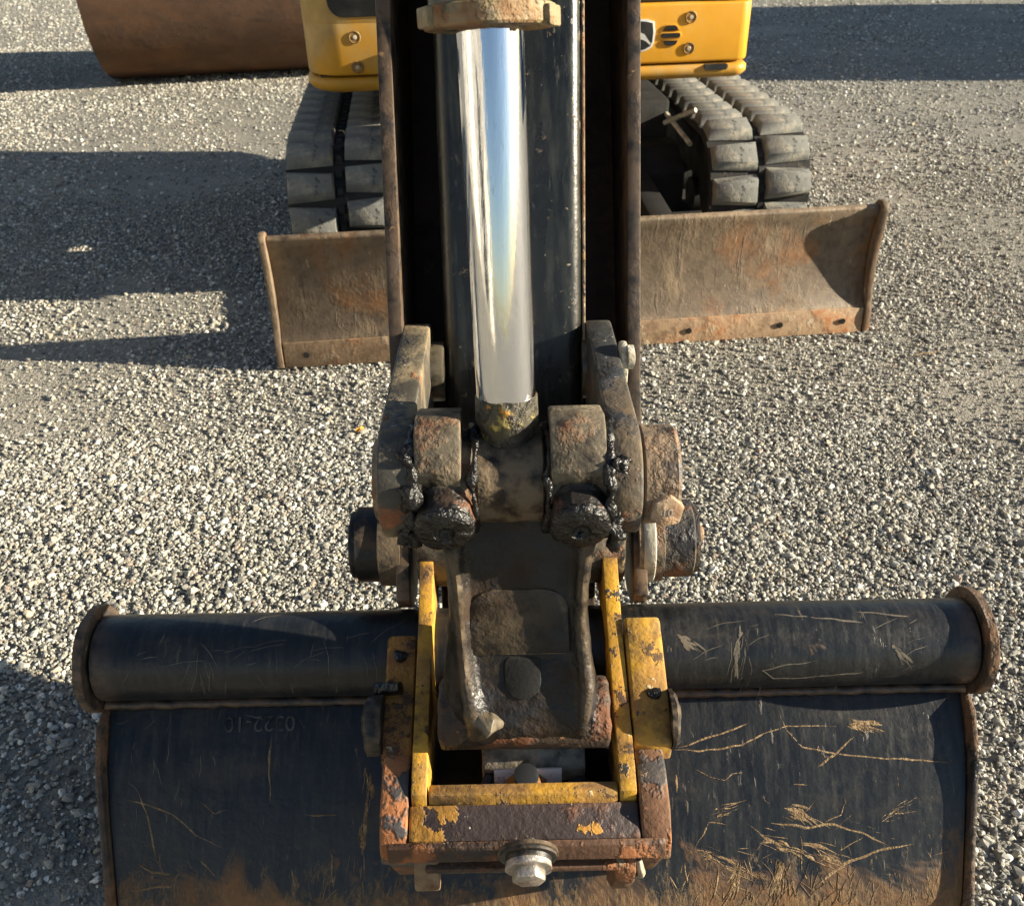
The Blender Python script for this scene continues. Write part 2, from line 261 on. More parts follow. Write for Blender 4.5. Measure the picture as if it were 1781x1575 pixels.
# ------------------------------------------------------------------ mesh helpers
WM = {}
def tag(o, label, cat, group=None):
    o['label'] = label; o['category'] = cat
    if group: o['group'] = group
    return o
def attach(o, parent, wm=None):
    wm = wm or Matrix.Identity(4)
    WM[o] = wm
    if parent is not None:
        o.parent = parent; o.matrix_parent_inverse = WM[parent].inverted()
    o.matrix_basis = wm
def thing(name, label, cat, loc):
    o = bpy.data.objects.new(name, None); o.empty_display_size = .2; C.objects.link(o)
    attach(o, None, Matrix.Translation(loc)); tag(o, label, cat); return o
class MB:
    def __init__(s): s.bm = bmesh.new()
    def poly(s, pts, faces):
        vs = [s.bm.verts.new(p) for p in pts]
        for f in faces:
            try: s.bm.faces.new([vs[i] for i in f])
            except ValueError: pass
        return s
    def prism(s, prof, x0, x1, fx=None):          # profile in (y, z) pushed along x
        n = len(prof)
        a = [((x0 if fx is None else x0+fx(p)), p[0], p[1]) for p in prof]
        b_ = [((x1 if fx is None else x1+fx(p)), p[0], p[1]) for p in prof]
        return s.poly(a+b_, [tuple(range(n))[::-1], tuple(range(n, 2*n))] + [(i, (i+1) % n, n+(i+1) % n, n+i) for i in range(n)])
    def zprism(s, prof, z0, z1):                   # outline in (x, y) pushed along z
        n = len(prof)
        return s.poly([(p[0], p[1], z0) for p in prof]+[(p[0], p[1], z1) for p in prof],
                      [tuple(range(n))[::-1], tuple(range(n, 2*n))] + [(i, (i+1) % n, n+(i+1) % n, n+i) for i in range(n)])
    def yprism(s, prof, y0, y1):                   # outline in (x, z) pushed along y
        n = len(prof)
        return s.poly([(p[0], y0, p[1]) for p in prof]+[(p[0], y1, p[1]) for p in prof],
                      [tuple(range(n)), tuple(range(n, 2*n))[::-1]] + [(i, n+i, n+(i+1) % n, (i+1) % n) for i in range(n)])
    def box(s, x0, x1, y0, y1, z0, z1): return s.prism([(y0, z0), (y1, z0), (y1, z1), (y0, z1)], x0, x1)
    def rings(s, rings, cap=True):
        n = len(rings[0]); V = [[s.bm.verts.new(p) for p in r] for r in rings]
        for a, b_ in zip(V, V[1:]):
            for i in range(n): s.bm.faces.new((a[i], a[(i+1) % n], b_[(i+1) % n], b_[i]))
        if cap: s.bm.faces.new(V[0][::-1]); s.bm.faces.new(V[-1])
        return s
    def tube(s, path, rad, seg=20, rot=0, cap=True, flat=1.0):
        path = [Vector(p) for p in path]; n = len(path)
        if not hasattr(rad, '__len__'): rad = [rad]*n
        tan = [(path[min(i+1, n-1)]-path[max(i-1, 0)]).normalized() for i in range(n)]
        ref = Vector((1, 0, 0)) if abs(tan[0].x) < .9 else Vector((0, 0, 1))
        R = []
        for p, r, tg in zip(path, rad, tan):
            u = (ref-tg*ref.dot(tg)).normalized(); v = tg.cross(u)
            R.append([p + r*(u*math.cos(rot+2*PI*k/seg) + flat*v*math.sin(rot+2*PI*k/seg)) for k in range(seg)])
        return s.rings(R, cap)
    def cylx(s, c, r, x0, x1, seg=40): return s.tube([(x0, c[0], c[1]), (x1, c[0], c[1])], r, seg)
    def lathe(s, p0, p1, prof, seg=40):            # prof = [(t along p0-p1 in metres, radius)]
        p0, p1 = Vector(p0), Vector(p1); d = (p1-p0).normalized()
        ref = Vector((1, 0, 0)) if abs(d.x) < .9 else Vector((0, 0, 1)); u = (ref-d*ref.dot(d)).normalized(); v = d.cross(u)
        return s.rings([[p0+d*t_+r*(u*math.cos(2*PI*k/seg)+v*math.sin(2*PI*k/seg)) for k in range(seg)] for t_, r in prof])
    def done(s, name, mat, parent, bevel=0, seg=2, smooth=38, T=None, wm=None, lump=None, sub=0):
        bm = s.bm
        bmesh.ops.remove_doubles(bm, verts=bm.verts, dist=1e-6)
        bmesh.ops.recalc_face_normals(bm, faces=bm.faces)
        if bevel:
            ed = [e_ for e_ in bm.edges if len(e_.link_faces) == 2 and e_.calc_face_angle(0) > R_(28)]
            bmesh.ops.bevel(bm, geom=ed, offset=bevel, segments=seg, affect='EDGES', clamp_overlap=True, profile=.5)
        if sub:
            bmesh.ops.triangulate(bm, faces=[f for f in bm.faces if len(f.verts) > 4])
            bmesh.ops.subdivide_edges(bm, edges=bm.edges, cuts=sub, use_grid_fill=True)
        if lump:                                   # (amplitude, size)
            bm.normal_update()
            am, sz = lump
            mv = [(v, v.co + v.normal*am*mnoise.fractal(v.co/sz, 1, 2, 3)) for v in bm.verts]
            for v, c in mv: v.co = c
        if T is not None: bmesh.ops.transform(bm, matrix=T, verts=bm.verts)
        me = bpy.data.meshes.new(name); bm.to_mesh(me); bm.free()
        me.polygons.foreach_set('use_smooth', [True]*len(me.polygons)); me.set_sharp_from_angle(angle=R_(smooth))
        me.materials.append(M[mat] if isinstance(mat, str) else mat)
        o = bpy.data.objects.new(name, me); C.objects.link(o); attach(o, parent, wm); return o
def copy_to(src, parent, wm):
    o = src.copy(); C.objects.link(o); attach(o, parent, wm); return o
def soft(pts, n=3):
    for _ in range(n):
        q = []
        for a, b_ in zip(pts, pts[1:]+pts[:1]):
            if math.hypot(a[0]-b_[0], a[1]-b_[1]) < .012: q += [a]; continue
            q += [(a[0]*.75+b_[0]*.25, a[1]*.75+b_[1]*.25), (a[0]*.25+b_[0]*.75, a[1]*.25+b_[1]*.75)]
        pts = q
    return pts
def arc(c, r, a0, a1, n): return [(c[0]+r*math.cos(R_(a0+(a1-a0)*i/n)), c[1]+r*math.sin(R_(a0+(a1-a0)*i/n))) for i in range(n+1)]
def hull2(c1, r1, c2, r2, n=14):
    d = math.atan2(c2[1]-c1[1], c2[0]-c1[0]); L = math.hypot(c2[0]-c1[0], c2[1]-c1[1]); k = math.acos((r1-r2)/L)
    return arc(c1, r1, math.degrees(d+k), math.degrees(d+2*PI-k), n) + arc(c2, r2, math.degrees(d-k), math.degrees(d+k), n)
def hexa(p0, p1, r, rot=0): return MB().tube([p0, p1], r, 6, rot)
def rrect(x0, x1, y0, y1, r, n=6):
    if not hasattr(r, '__len__'): r = [r]*4
    return arc((x1-r[0], y1-r[0]), r[0], 0, 90, n)+arc((x0+r[1], y1-r[1]), r[1], 90, 180, n)+arc((x0+r[2], y0+r[2]), r[2], 180, 270, n)+arc((x1-r[3], y0+r[3]), r[3], 270, 360, n)
def text_mesh(name, body, size, mat, parent, wm, ext=.0004):
    cu = bpy.data.curves.new(name, 'FONT'); cu.body = body; cu.size = size; cu.extrude = ext; cu.align_x = 'CENTER'; cu.align_y = 'CENTER'; cu.resolution_u = 3
    tmp = bpy.data.objects.new(name+'_curve', cu); C.objects.link(tmp)
    me = bpy.data.meshes.new_from_object(tmp.evaluated_get(bpy.context.evaluated_depsgraph_get()))
    bpy.data.objects.remove(tmp); bpy.data.curves.remove(cu)
    me.materials.clear(); me.materials.append(M[mat]); me.name = name
    o = bpy.data.objects.new(name, me); C.objects.link(o); attach(o, parent, wm); return o
def frame(origin, xa, ya):
    xa = Vector(xa).normalized(); ya = Vector(ya); ya = (ya-xa*ya.dot(xa)).normalized(); za = xa.cross(ya)
    m_ = Matrix((xa, ya, za)).transposed().to_4x4(); m_.translation = origin; return m_

# ------------------------------------------------------------------ ground and gravel
def ground_height(x, y):
    return .012*mnoise.noise((x*.55, y*.55, 3.1)) + .006*mnoise.noise((x*1.7, y*1.7, 9.4))
g = MB()
xs = [-300, -60, -20] + [-8+.2*i for i in range(81)] + [20, 60, 300]; ys = [-300, -40, -8] + [-1+.2*i for i in range(76)] + [24, 60, 300]
vv = [[g.bm.verts.new((x, y, ground_height(x, y)-.004 if -8 <= x <= 8 and -1 <= y <= 14 else -.004)) for x in xs] for y in ys]
for j in range(len(ys)-1):
    for i in range(len(xs)-1): g.bm.faces.new((vv[j][i], vv[j][i+1], vv[j+1][i+1], vv[j+1][i]))
ground = g.done('ground', 'ground', None); ground['kind'] = 'structure'
def scatter(n, y0, y1, xfun, rmed, rsig, rmax):
    y = np.sqrt(np.random.rand(n)*(y1*y1-y0*y0)+y0*y0) if y0 > 0 else np.random.rand(n)*(y1-y0)+y0
    x = (np.random.rand(n)*2-1)*xfun(y)
    r = np.minimum(np.exp(np.random.randn(n)*rsig)*rmed, rmax)
    return x, y, r
parts = [scatter(165000, .45, 2.6, lambda y: .72*y+1.25, .0033, .45, .013), scatter(132000, 2.6, 5.2, lambda y: .66*y+1.3, .0036, .42, .012),
         scatter(115000, 5.2, 10, lambda y: .64*y+.6, .0046, .42, .014), scatter(40000, 10, 14, lambda y: .62*y+.6, .0065, .35, .016), scatter(300, .8, 7, lambda y: .66*y+.4, .0115, .28, .021)]
X = np.concatenate([p[0] for p in parts]); Yy = np.concatenate([p[1] for p in parts]); Rr = np.concatenate([p[2] for p in parts])
dens = np.array([mnoise.fractal((x*1.1, y*1.1, 5.5), 1, 2, 3) for x, y in zip(X, Yy)])
keep = np.random.rand(len(X)) < np.clip(.76 - 1.6*dens, .26, 1)
X, Yy, Rr = X[keep], Yy[keep], Rr[keep]
Zz = np.array([ground_height(x, y) for x, y in zip(X, Yy)]) + Rr*np.random.uniform(-.4, .25, len(X))
me = bpy.data.meshes.new('gravel'); me.from_pydata(np.stack([X, Yy, Zz], 1).tolist(), [], [])
at = me.attributes.new('stone_size', 'FLOAT', 'POINT'); at.data.foreach_set('value', Rr.astype(np.float32))
gravel = bpy.data.objects.new('gravel', me); C.objects.link(gravel); gravel['kind'] = 'stuff'
tag(gravel, 'loose pale grey and tan gravel stones covering the lot', 'gravel')
ng = bpy.data.node_groups.new('gravel_stones', 'GeometryNodeTree')
ng.interface.new_socket('Geometry', in_out='INPUT', socket_type='NodeSocketGeometry'); ng.interface.new_socket('Geometry', in_out='OUTPUT', socket_type='NodeSocketGeometry')
gi, go = N(ng, 'NodeGroupInput'), N(ng, 'NodeGroupOutput'); L = ng.links.new
g2i = N(ng, 'GeometryNodeGeometryToInstance')
for k in range(6):
    ic = N(ng, 'GeometryNodeMeshIcoSphere'); ic.inputs['Radius'].default_value = 1; ic.inputs['Subdivisions'].default_value = 2
    ps = N(ng, 'GeometryNodeInputPosition'); va = N(ng, 'ShaderNodeVectorMath', operation='ADD'); va.inputs[1].default_value = (k*7.3, k*3.1, k*5.7); L(ps.outputs[0], va.inputs[0])
    no = N(ng, 'ShaderNodeTexNoise'); no.inputs['Scale'].default_value = .7; no.inputs['Detail'].default_value = .6; L(va.outputs[0], no.inputs['Vector'])
    sb = N(ng, 'ShaderNodeVectorMath', operation='SUBTRACT'); L(no.outputs['Color'], sb.inputs[0]); sb.inputs[1].default_value = (.5, .5, .5)
    sc = N(ng, 'ShaderNodeVectorMath', operation='SCALE'); L(sb.outputs[0], sc.inputs[0]); sc.inputs['Scale'].default_value = 1.7
    st = N(ng, 'GeometryNodeSetPosition'); L(ic.outputs[0], st.inputs[0]); L(sc.outputs[0], st.inputs['Offset'])
    tf = N(ng, 'GeometryNodeTransform'); L(st.outputs[0], tf.inputs[0]); tf.inputs['Scale'].default_value = (1.25-.05*k, .95, .62+.05*k)
    smt = N(ng, 'GeometryNodeSetMaterial'); smt.inputs['Material'].default_value = M['stone']; L(tf.outputs[0], smt.inputs[0]); L(smt.outputs[0], g2i.inputs[0])
iop = N(ng, 'GeometryNodeInstanceOnPoints'); L(gi.outputs[0], iop.inputs['Points']); L(g2i.outputs[0], iop.inputs['Instance']); iop.inputs['Pick Instance'].default_value = True
ri = N(ng, 'FunctionNodeRandomValue', data_type='INT'); ri.inputs[4].default_value = 0; ri.inputs[5].default_value = 5; L(ri.outputs[2], iop.inputs['Instance Index'])
rv = N(ng, 'FunctionNodeRandomValue', data_type='FLOAT_VECTOR'); rv.inputs[0].default_value = (-.5, -.5, 0); rv.inputs[1].default_value = (.5, .5, 6.28); L(rv.outputs[0], iop.inputs['Rotation'])
na = N(ng, 'GeometryNodeInputNamedAttribute', data_type='FLOAT'); na.inputs[0].default_value = 'stone_size'; L(na.outputs[0], iop.inputs['Scale'])
L(iop.outputs[0], go.inputs[0])
md = gravel.modifiers.new('stones', 'NODES'); md.node_group = ng

# ------------------------------------------------------------------ excavator: frames
YAW = R_(5.29)
MT = Matrix.Translation((.269, 3.16, 0)) @ Matrix.Rotation(YAW, 4, 'Z')     # machine frame: x along the blade, y to the rear
EX = thing('mini_excavator', 'yellow tracked mini excavator with dozer blade, arm reaching towards the viewer', 'excavator', MT @ Vector((0, 1.7, 0)))

# dozer blade
prof = [(0, .085), (.035, .13), (.06, .2), (.072, .28), (.072, .36), (.06, .43), (.045, .47), (.05, .485), (.075, .487), (.095, .47), (.1, .36), (.1, .2), (.06, .085)]
bl = MB().prism(soft(prof, 2), -1.115, 1.115).done('dozer_blade', 'blade', EX, bevel=.004, T=MT)
for s in (-1, 1):
    MB().prism(soft([(-.012, .0), (.0, -.0), (.09, .0), (.11, .2), (.11, .45), (.085, .505), (.02, .50), (.022, .44), (.035, .3), (.018, .16), (-.010, .08)]), s*1.117, s*1.14).done('end_plate', 'blade', bl, bevel=.004, T=MT)
ce = MB().prism([(-.008, .0), (.018, .0), (.03, .098), (.004, .098)], -1.112, 1.112).done('cutting_edge', 'bladeedge', bl, bevel=.003, T=MT)
for x in (-1.03, -.55, .42, .78, 1.03):
    MB().lathe((x, -.0075, .05), (x, .01, .05), [(0, .0115), (.004, .0115)], 14).done('bolt_hole', 'frame', ce, T=MT)
for x, z in ((-.98, .13), (-1.0, .11)):
    MB().lathe((x, .045, z), (x, .0, z), [(-.03, .012), (.0, .009), (.004, .004)], 9).done('mud_clod', 'mud', bl, T=MT, lump=(.007, .02))
for s in (-1, 1):
    MB().prism([(.1, .14), (1.5, .26), (1.5, .40), (.1, .30)], s*.42-.05, s*.42+.05).done('push_arm', 'frame', bl, bevel=.006, T=MT)
MB().tube([MT @ Vector((.28, .11, .32)), MT @ Vector((.2, .45, .40)), MT @ Vector((.12, .9, .46))], [.055, .055, .06], 20).done('blade_cylinder', 'bladeedge', bl)

# tracks
ZC, RB, HL = .305, .262, .043
Y0, Y1 = .64+RB+HL, 2.70-RB-HL
def loop_point(s_):
    Ls = Y1-Y0; Lc = PI*RB; tot = 2*Ls+2*Lc; s_ %= tot
    if s_ < Ls: return (Y0+s_, ZC+RB), (0, 1)
    s_ -= Ls
    if s_ < Lc: a = PI/2 - s_/RB; return (Y1+RB*math.cos(a), ZC+RB*math.sin(a)), (math.cos(a), math.sin(a))
    s_ -= Lc
    if s_ < Ls: return (Y1-s_, ZC-RB), (0, -1)
    s_ -= Ls; a = -PI/2 - s_/RB
    return (Y0+RB*math.cos(a), ZC+RB*math.sin(a)), (math.cos(a), math.sin(a))
TOT = 2*(Y1-Y0)+2*PI*RB
lug_proto = {}
for s in (-1, 1):
    xc = s*.895
    def stad(r): return arc((Y0, ZC), r, 90, 270, 20) + arc((Y1, ZC), r, -90, 90, 20)
    bmb = MB(); o_, i_ = stad(RB), stad(RB-.03); n = len(o_)
    A = [(xc-.22, p[0], p[1]) for p in o_]; B = [(xc+.22, p[0], p[1]) for p in o_]; A2 = [(xc-.22, p[0], p[1]) for p in i_]; B2 = [(xc+.22, p[0], p[1]) for p in i_]
    bmb.poly(A+B+A2+B2, [(i, (i+1) % n, n+(i+1) % n, n+i) for i in range(n)] + [(2*n+i, 3*n+i, 3*n+(i+1) % n, 2*n+(i+1) % n) for i in range(n)]
             + [(i, 2*n+i, 2*n+(i+1) % n, (i+1) % n) for i in range(n)] + [(n+i, n+(i+1) % n, 3*n+(i+1) % n, 3*n+i) for i in range(n)])
    tr = bmb.done('rubber_track', 'belt', EX, T=MT)
    cnt = int(round(TOT/.142)); pit = TOT/cnt
    for row in (-1, 1):
        key = s*row
        if key not in lug_proto:
            w0, w1 = (-.1, .095) if key > 0 else (-.095, .1)
            lo, hi = (.074, .060) if key > 0 else (.060, .074)
            pts = [(w0, -lo/1.1, -.004), (w1, -hi/1.1, -.004), (w1, hi/1.1, -.004), (w0, lo/1.1, -.004),
                   (w0+.008, -lo*.62, HL), (w1-.008, -hi*.62, HL), (w1-.008, hi*.62, HL), (w0+.008, lo*.62, HL)]
            mb = MB().poly(pts, [(3, 2, 1, 0), (4, 5, 6, 7), (0, 1, 5, 4), (1, 2, 6, 5), (2, 3, 7, 6), (3, 0, 4, 7)])
            lug_proto[key] = (mb, None)
        for i in range(cnt):
            (y, z), (ny, nz) = loop_point((i+(.5 if row > 0 else .32))*pit + .02*s)
            wm = MT @ frame((xc+row*.118, y, z), (1, 0, 0), (0, nz, -ny))
            mb, pr = lug_proto[key]
            if pr is None:
                pr = mb.done('lug', 'rubber', tr, bevel=.0025, seg=1, wm=wm); lug_proto[key] = (None, pr)
            else: copy_to(pr, tr, wm)
    mid = MB()
    for i in range(cnt*2):
        (y, z), (ny, nz) = loop_point(i*pit/2)
        mm = frame((xc, y, z), (1, 0, 0), (0, nz, -ny))
        q = [mm @ Vector(p) for p in [(-.016, -.022, 0), (.016, -.022, 0), (.016, .022, 0), (-.016, .022, 0), (-.011, -.014, .014), (.011, -.014, .014), (.011, .014, .014), (-.011, .014, .014)]]
        mid.poly(q, [(4, 5, 6, 7), (0, 1, 5, 4), (1, 2, 6, 5), (2, 3, 7, 6), (3, 0, 4, 7)])
    ri_ = mid.done('centre_ribs', 'belt', tr, T=MT); ri_['kind'] = 'stuff'
    for yc, rr in ((Y0, .215), (Y1, .2)):
        MB().lathe((xc-.14, yc, ZC), (xc+.14, yc, ZC), [(0, .06), (0, rr-.03), (.03, rr), (.11, rr), (.12, .1), (.16, .1), (.17, rr), (.25, rr), (.28, rr-.03), (.28, .06)], 32).done('idler_wheel', 'frame', tr, T=MT)
    for yc in np.linspace(Y0+.38, Y1-.38, 3):
        MB().lathe((xc-.12, yc, .14), (xc+.12, yc, .14), [(0, .05), (0, .085), (.08, .085), (.09, .05), (.15, .05), (.16, .085), (.24, .085), (.24, .05)], 24).done('track_roller', 'frame', tr, T=MT)
    MB().prism([(Y0+.1, .22), (Y1-.1, .22), (Y1-.1, .36), (Y1-.25, .42), (Y0+.25, .42), (Y0+.1, .36)], xc-.09, xc+.09).done('track_frame', 'frame', tr, bevel=.01, T=MT)
MB().prism([(1.25, .3), (2.2, .3), (2.2, .62), (1.25, .62)], -.62, .62).done('undercarriage', 'frame', EX, bevel=.02, T=MT)
MB().prism([(.98, .2), (1.25, .2), (1.25, .45), (1.12, .45), (.98, .36)], -.64, .64).done('belly_shade_block', 'frame', EX, bevel=.01, T=MT)  # dark block added to blacken the shaded space between the tracks
MB().tube([(0, 1.72, .60), (0, 1.72, .765)], .42, 40).done('swing_ring', 'frame', EX, T=MT)
for a, b_ in (((.60, 1.28, .56), (.665, 1.02, .47)), ((.59, 1.22, .52), (.70, 1.10, .60))):
    MB().tube([MT @ Vector(a), MT @ Vector(b_)], .012, 6).done('steel_rod', 'retainer', EX)

# house (upper body)
out = rrect(-1.005, .885, 1.0, 2.62, [.35, .38, .16, .055])
HS = MB().zprism(out, .822, 1.056).done('house', 'house', EX, bevel=.012, seg=3, T=MT)
sk = MB()
for zz, off in ((.75, -.035), (.758, -.012), (.775, .008), (.80, .010), (.812, .002), (.814, -.03)):
    pass
base = rrect(-1.0, .88, 1.005, 2.615, [.35, .38, .16, .055], 8)
cxm, cym = -.06, 1.8
rings = []
for zz, off in ((.752, -.045), (.752, -.03), (.760, -.006), (.778, .012), (.800, .012), (.811, .0), (.814, -.012)):
    ring = []
    nB = len(base)
    for i, p in enumerate(base):
        a, b_ = base[i-1], base[(i+1) % nB]; tx, ty = b_[0]-a[0], b_[1]-a[1]; l_ = math.hypot(tx, ty) or 1
        ring.append((p[0]+ty/l_*off, p[1]-tx/l_*off, zz))
    rings.append(ring)
MB().rings(rings).done('skirt', 'skirt', HS, T=MT, smooth=60)
MB().box(-.95, .83, 1.05, 2.5, .80, .83).done('seam', 'black', HS, T=MT)
yf = 1.0
def bolt_seat(x, z, r=.021):
    d = MB().lathe((x, yf-.006, z), (x, yf+.02, z), [(.002, r*1.2), (-.0005, r*1.05), (0.004, r*.9), (.005, r*.5)], 24).done('bolt_seat', 'dimple', HS, T=MT)
    MB().lathe((x, yf-.001, z), (x, yf-.03, z), [(0, r*.42), (.004, r*.42), (.0055, r*.34)], 6).done('bolt', 'boltpale', d, T=MT, smooth=30)
for x, z in ((.614, 1.001), (.615, .88), (-.788, .971), (-.789, .856), (-.2, .97), (.2, .97)): bolt_seat(x, z)
for k, (dz, hw) in enumerate(((.030, .030), (0, .042), (-.030, .030))):                      # round grille of three slots
    pr = rrect(.531-hw, .531+hw, .933+dz-.0095, .933+dz+.0095, [.009]*4 if k == 1 else ([.018, .018, .003, .003] if k == 0 else [.003, .003, .018, .018]), 4)
    pr2 = [(.531+(p[0]-.531)*1.16, .933+dz+(p[1]-.933-dz)*1.35) for p in pr]
    MB().yprism(pr2, yf-.004, yf+.004).done('grille_rim', 'house', HS, bevel=.002, T=MT)
    MB().yprism(pr, yf-.0062, yf+.004).done('grille_slot', 'frame', HS, T=MT)
# badge
sh = [(.33, .995), (.38, 1.001), (.425, .999), (.458, .990), (.464, .95), (.461, .91), (.452, .889), (.425, .876), (.38, .868), (.335, .876), (.308, .889), (.299, .91), (.296, .95), (.302, .990)]
ctr = (.38, .935)
bd = MB().yprism(sh, yf-.007, yf+.003).done('badge', 'silver', HS, bevel=.002, T=MT)
MB().yprism([(ctr[0]+(p[0]-ctr[0])*.9, ctr[1]+(p[1]-ctr[1])*.88) for p in sh], yf-.0085, yf).done('badge_face', 'black', bd, T=MT)
deer = [(.315, .930), (.335, .944), (.352, .948), (.365, .962), (.362, .978), (.370, .972), (.372, .984), (.380, .970), (.386, .962), (.380, .952), (.398, .950), (.418, .942), (.430, .925), (.447, .905), (.443, .900), (.424, .915), (.408, .922), (.385, .924), (.372, .915), (.355, .900), (.350, .904), (.362, .920), (.352, .932), (.335, .930), (.318, .922)]
MB().yprism(deer, yf-.0095, yf-.002).done('deer_emblem', 'silver', bd, T=MT)
MB().yprism(rrect(.688, .79, .79, .812, [.004, .004, .01, .012]), .985, 1.01).done('skirt_slot', 'black', HS, T=MT)
# cab and hood above
CB = MB().box(.0, .74, 1.03, 2.1, 1.056, 1.20).done('cab', 'black', EX, bevel=.015, T=MT)
for x0, x1, y0, y1 in ((.762, .872, 1.004, 1.12), (.80, .872, 2.02, 2.12), (.0, .06, 1.03, 1.11), (.0, .06, 2.02, 2.12)):
    MB().box(x0, x1, y0, y1, 1.05, 2.45).done('cab_post', 'house' if x0 > .7 else 'black', CB, bevel=.018, T=MT)
MB().box(-.02, .89, .99, 2.16, 2.45, 2.52).done('cab_roof', 'house', CB, bevel=.03, T=MT)
MB().box(.06, .762, 1.05, 1.058, 1.20, 2.45).done('windscreen', 'glass', CB, T=MT)
MB().box(.855, .861, 1.12, 2.02, 1.25, 2.45).done('side_window', 'glass', CB, T=MT)
MB().box(.06, .80, 2.08, 2.086, 1.25, 2.45).done('rear_window', 'glass', CB, T=MT)
MB().zprism(rrect(.1, .86, 1.55, 2.08, .1), 1.05, 1.5).done('seat', 'black', CB, bevel=.04, T=MT)
hood = MB().zprism(rrect(-1.0055, -.02, .9985, 2.60, [.2, .36, .16, .03]), 1.02, 1.42).done('hood', 'house', EX, bevel=.006, seg=2, T=MT)
MB().yprism(rrect(-.885, -.35, 1.046, 1.36, .06), .990, 1.03).done('hood_panel', 'black', hood, bevel=.006, T=MT)
MB().zprism(rrect(-.02, .88, 2.1, 2.60, [.34, .1, .03, .03]), 1.05, 1.45).done('engine_cover', 'house', EX, bevel=.03, T=MT)

# boom, swing post (in the plane of the arm, x about 0)
AX = .012
post = MB().prism([(3.55, .62), (4.05, .62), (4.1, 1.02), (3.75, 1.1), (3.58, 1.0)], AX-.16, AX+.16).done('swing_post', 'frame', EX, bevel=.02)
boom = MB().prism([(3.60, .82), (3.86, .86), (3.72, 1.6), (3.35, 2.32), (2.9, 2.72), (2.25, 2.86), (2.12, 2.78), (2.12, 2.62), (2.7, 2.45), (3.1, 2.12), (3.38, 1.5)], AX-.10, AX+.10).done('boom', 'house', EX, bevel=.015)
MB().tube([(AX, 3.50, .95), (AX, 3.26, 1.5)], .06, 24).done('boom_cylinder', 'arm', boom)
MB().tube([(AX, 3.26, 1.5), (AX, 3.06, 2.0)], .032, 24).done('boom_cylinder_rod', 'chrome', boom)

# ------------------------------------------------------------------ arm (dipper)
A_, Rp, Lp, G_ = (1.343, .533), (1.118, .838), (1.019, .442), (1.488, .818)
armp = [(1.385, .62), (1.415, .71), (1.435, .76), (1.655, 1.35), (1.97, 2.16), (2.14, 2.60), (2.24, 2.78), (2.40, 2.62), (2.24, 2.1), (1.95, 1.36), (1.70, .83), (1.50, .52)] + arc(A_, .088, -20, -200, 10)
arm = MB().prism(armp, .006-.124, .006+.124).done('arm', 'arm', EX, bevel=.026, seg=5)
MB().prism([(1.46, .78), (1.68, 1.36), (1.99, 2.16), (2.02, 2.16), (1.71, 1.36), (1.49, .78)], .131, .137).done('weld_lip', 'rustplate', arm, bevel=.002)
MB().cylx(A_, .08, -.175, .20).done('arm_tip_boss', 'cast', arm, bevel=.006)
for x0, x1 in ((-.198, -.118), (.128, .188)): MB().cylx(G_, .055, x0, x1).done('link_pivot_boss', 'arm', arm, bevel=.005)
# retainer on the link pivot, right of the link
rw = MB().prism(hull2((1.40, .835), .05, (1.375, .895), .03), .183, .196).done('pin_retainer', 'retainer', arm, bevel=.004)
MB().lathe((.195, 1.362, .905), (.24, 1.362, .905), [(0, .02), (.01, .02), (.012, .011), (.004, .010)], 20).done('retainer_eye', 'retainer', rw)

# thumb: two long side plates with a web behind, pinned at the arm tip
fr0, fr1 = (1.262, .445), (1.70, 1.40)
dx, dz = (fr1[0]-fr0[0]), (fr1[1]-fr0[1])
pl = arc(A_, .118, 200, 320, 10) + [(1.60, .60), (1.84, .95), (2.10, 1.36), (2.40, 2.15), (2.30, 2.2), (fr1[0]+dx*.75, fr1[1]+dz*.75), fr1, (fr0[0]+dx*.35, fr0[1]+dz*.35)]
th = MB().prism([(1.83, .97), (2.09, 1.36), (2.38, 2.12), (2.35, 2.13), (2.04, 1.36), (1.79, .98)], -.188, .215).done('thumb', 'inner', EX, bevel=.004)
MB().prism([(1.60, .62), (1.83, .97), (1.79, .985), (1.57, .64)], -.188, .215).done('thumb_web', 'inner', th, bevel=.004)
MB().prism(pl, -.213, -.189).done('side_plate', 'thumb', th, bevel=.002)
MB().prism([(p[0]+.06, p[1]) if p[1] > .62 else p for p in pl], .216, .239).done('side_plate', 'thumb', th, bevel=.002)
b1 = MB().lathe((-.205, *A_), (-.5, *A_), [(0, .078), (.04, .078), (.042, .07), (.082, .07), (.084, .062), (.094, .062), (.096, .05)], 48).done('pin_boss', 'pindark', th, smooth=30)
b2 = MB().lathe((.225, *A_), (.5, *A_), [(0, .079), (.045, .079), (.047, .072), (.10, .072), (.104, .064), (.112, .064), (.113, .05)], 48).done('pin_boss', 'pin', th, smooth=30)
MB().lathe((.233, *A_), (.5, *A_), [(0, .0795), (.003, .0815), (.02, .0815), (.022, .0795)], 48).done('washer', 'retainer', b2)
hexa((.33, A_[0], A_[1]+.01), (.352, A_[0], A_[1]+.01), .016).done('pin_bolt', 'boltrust', b2, bevel=.002)

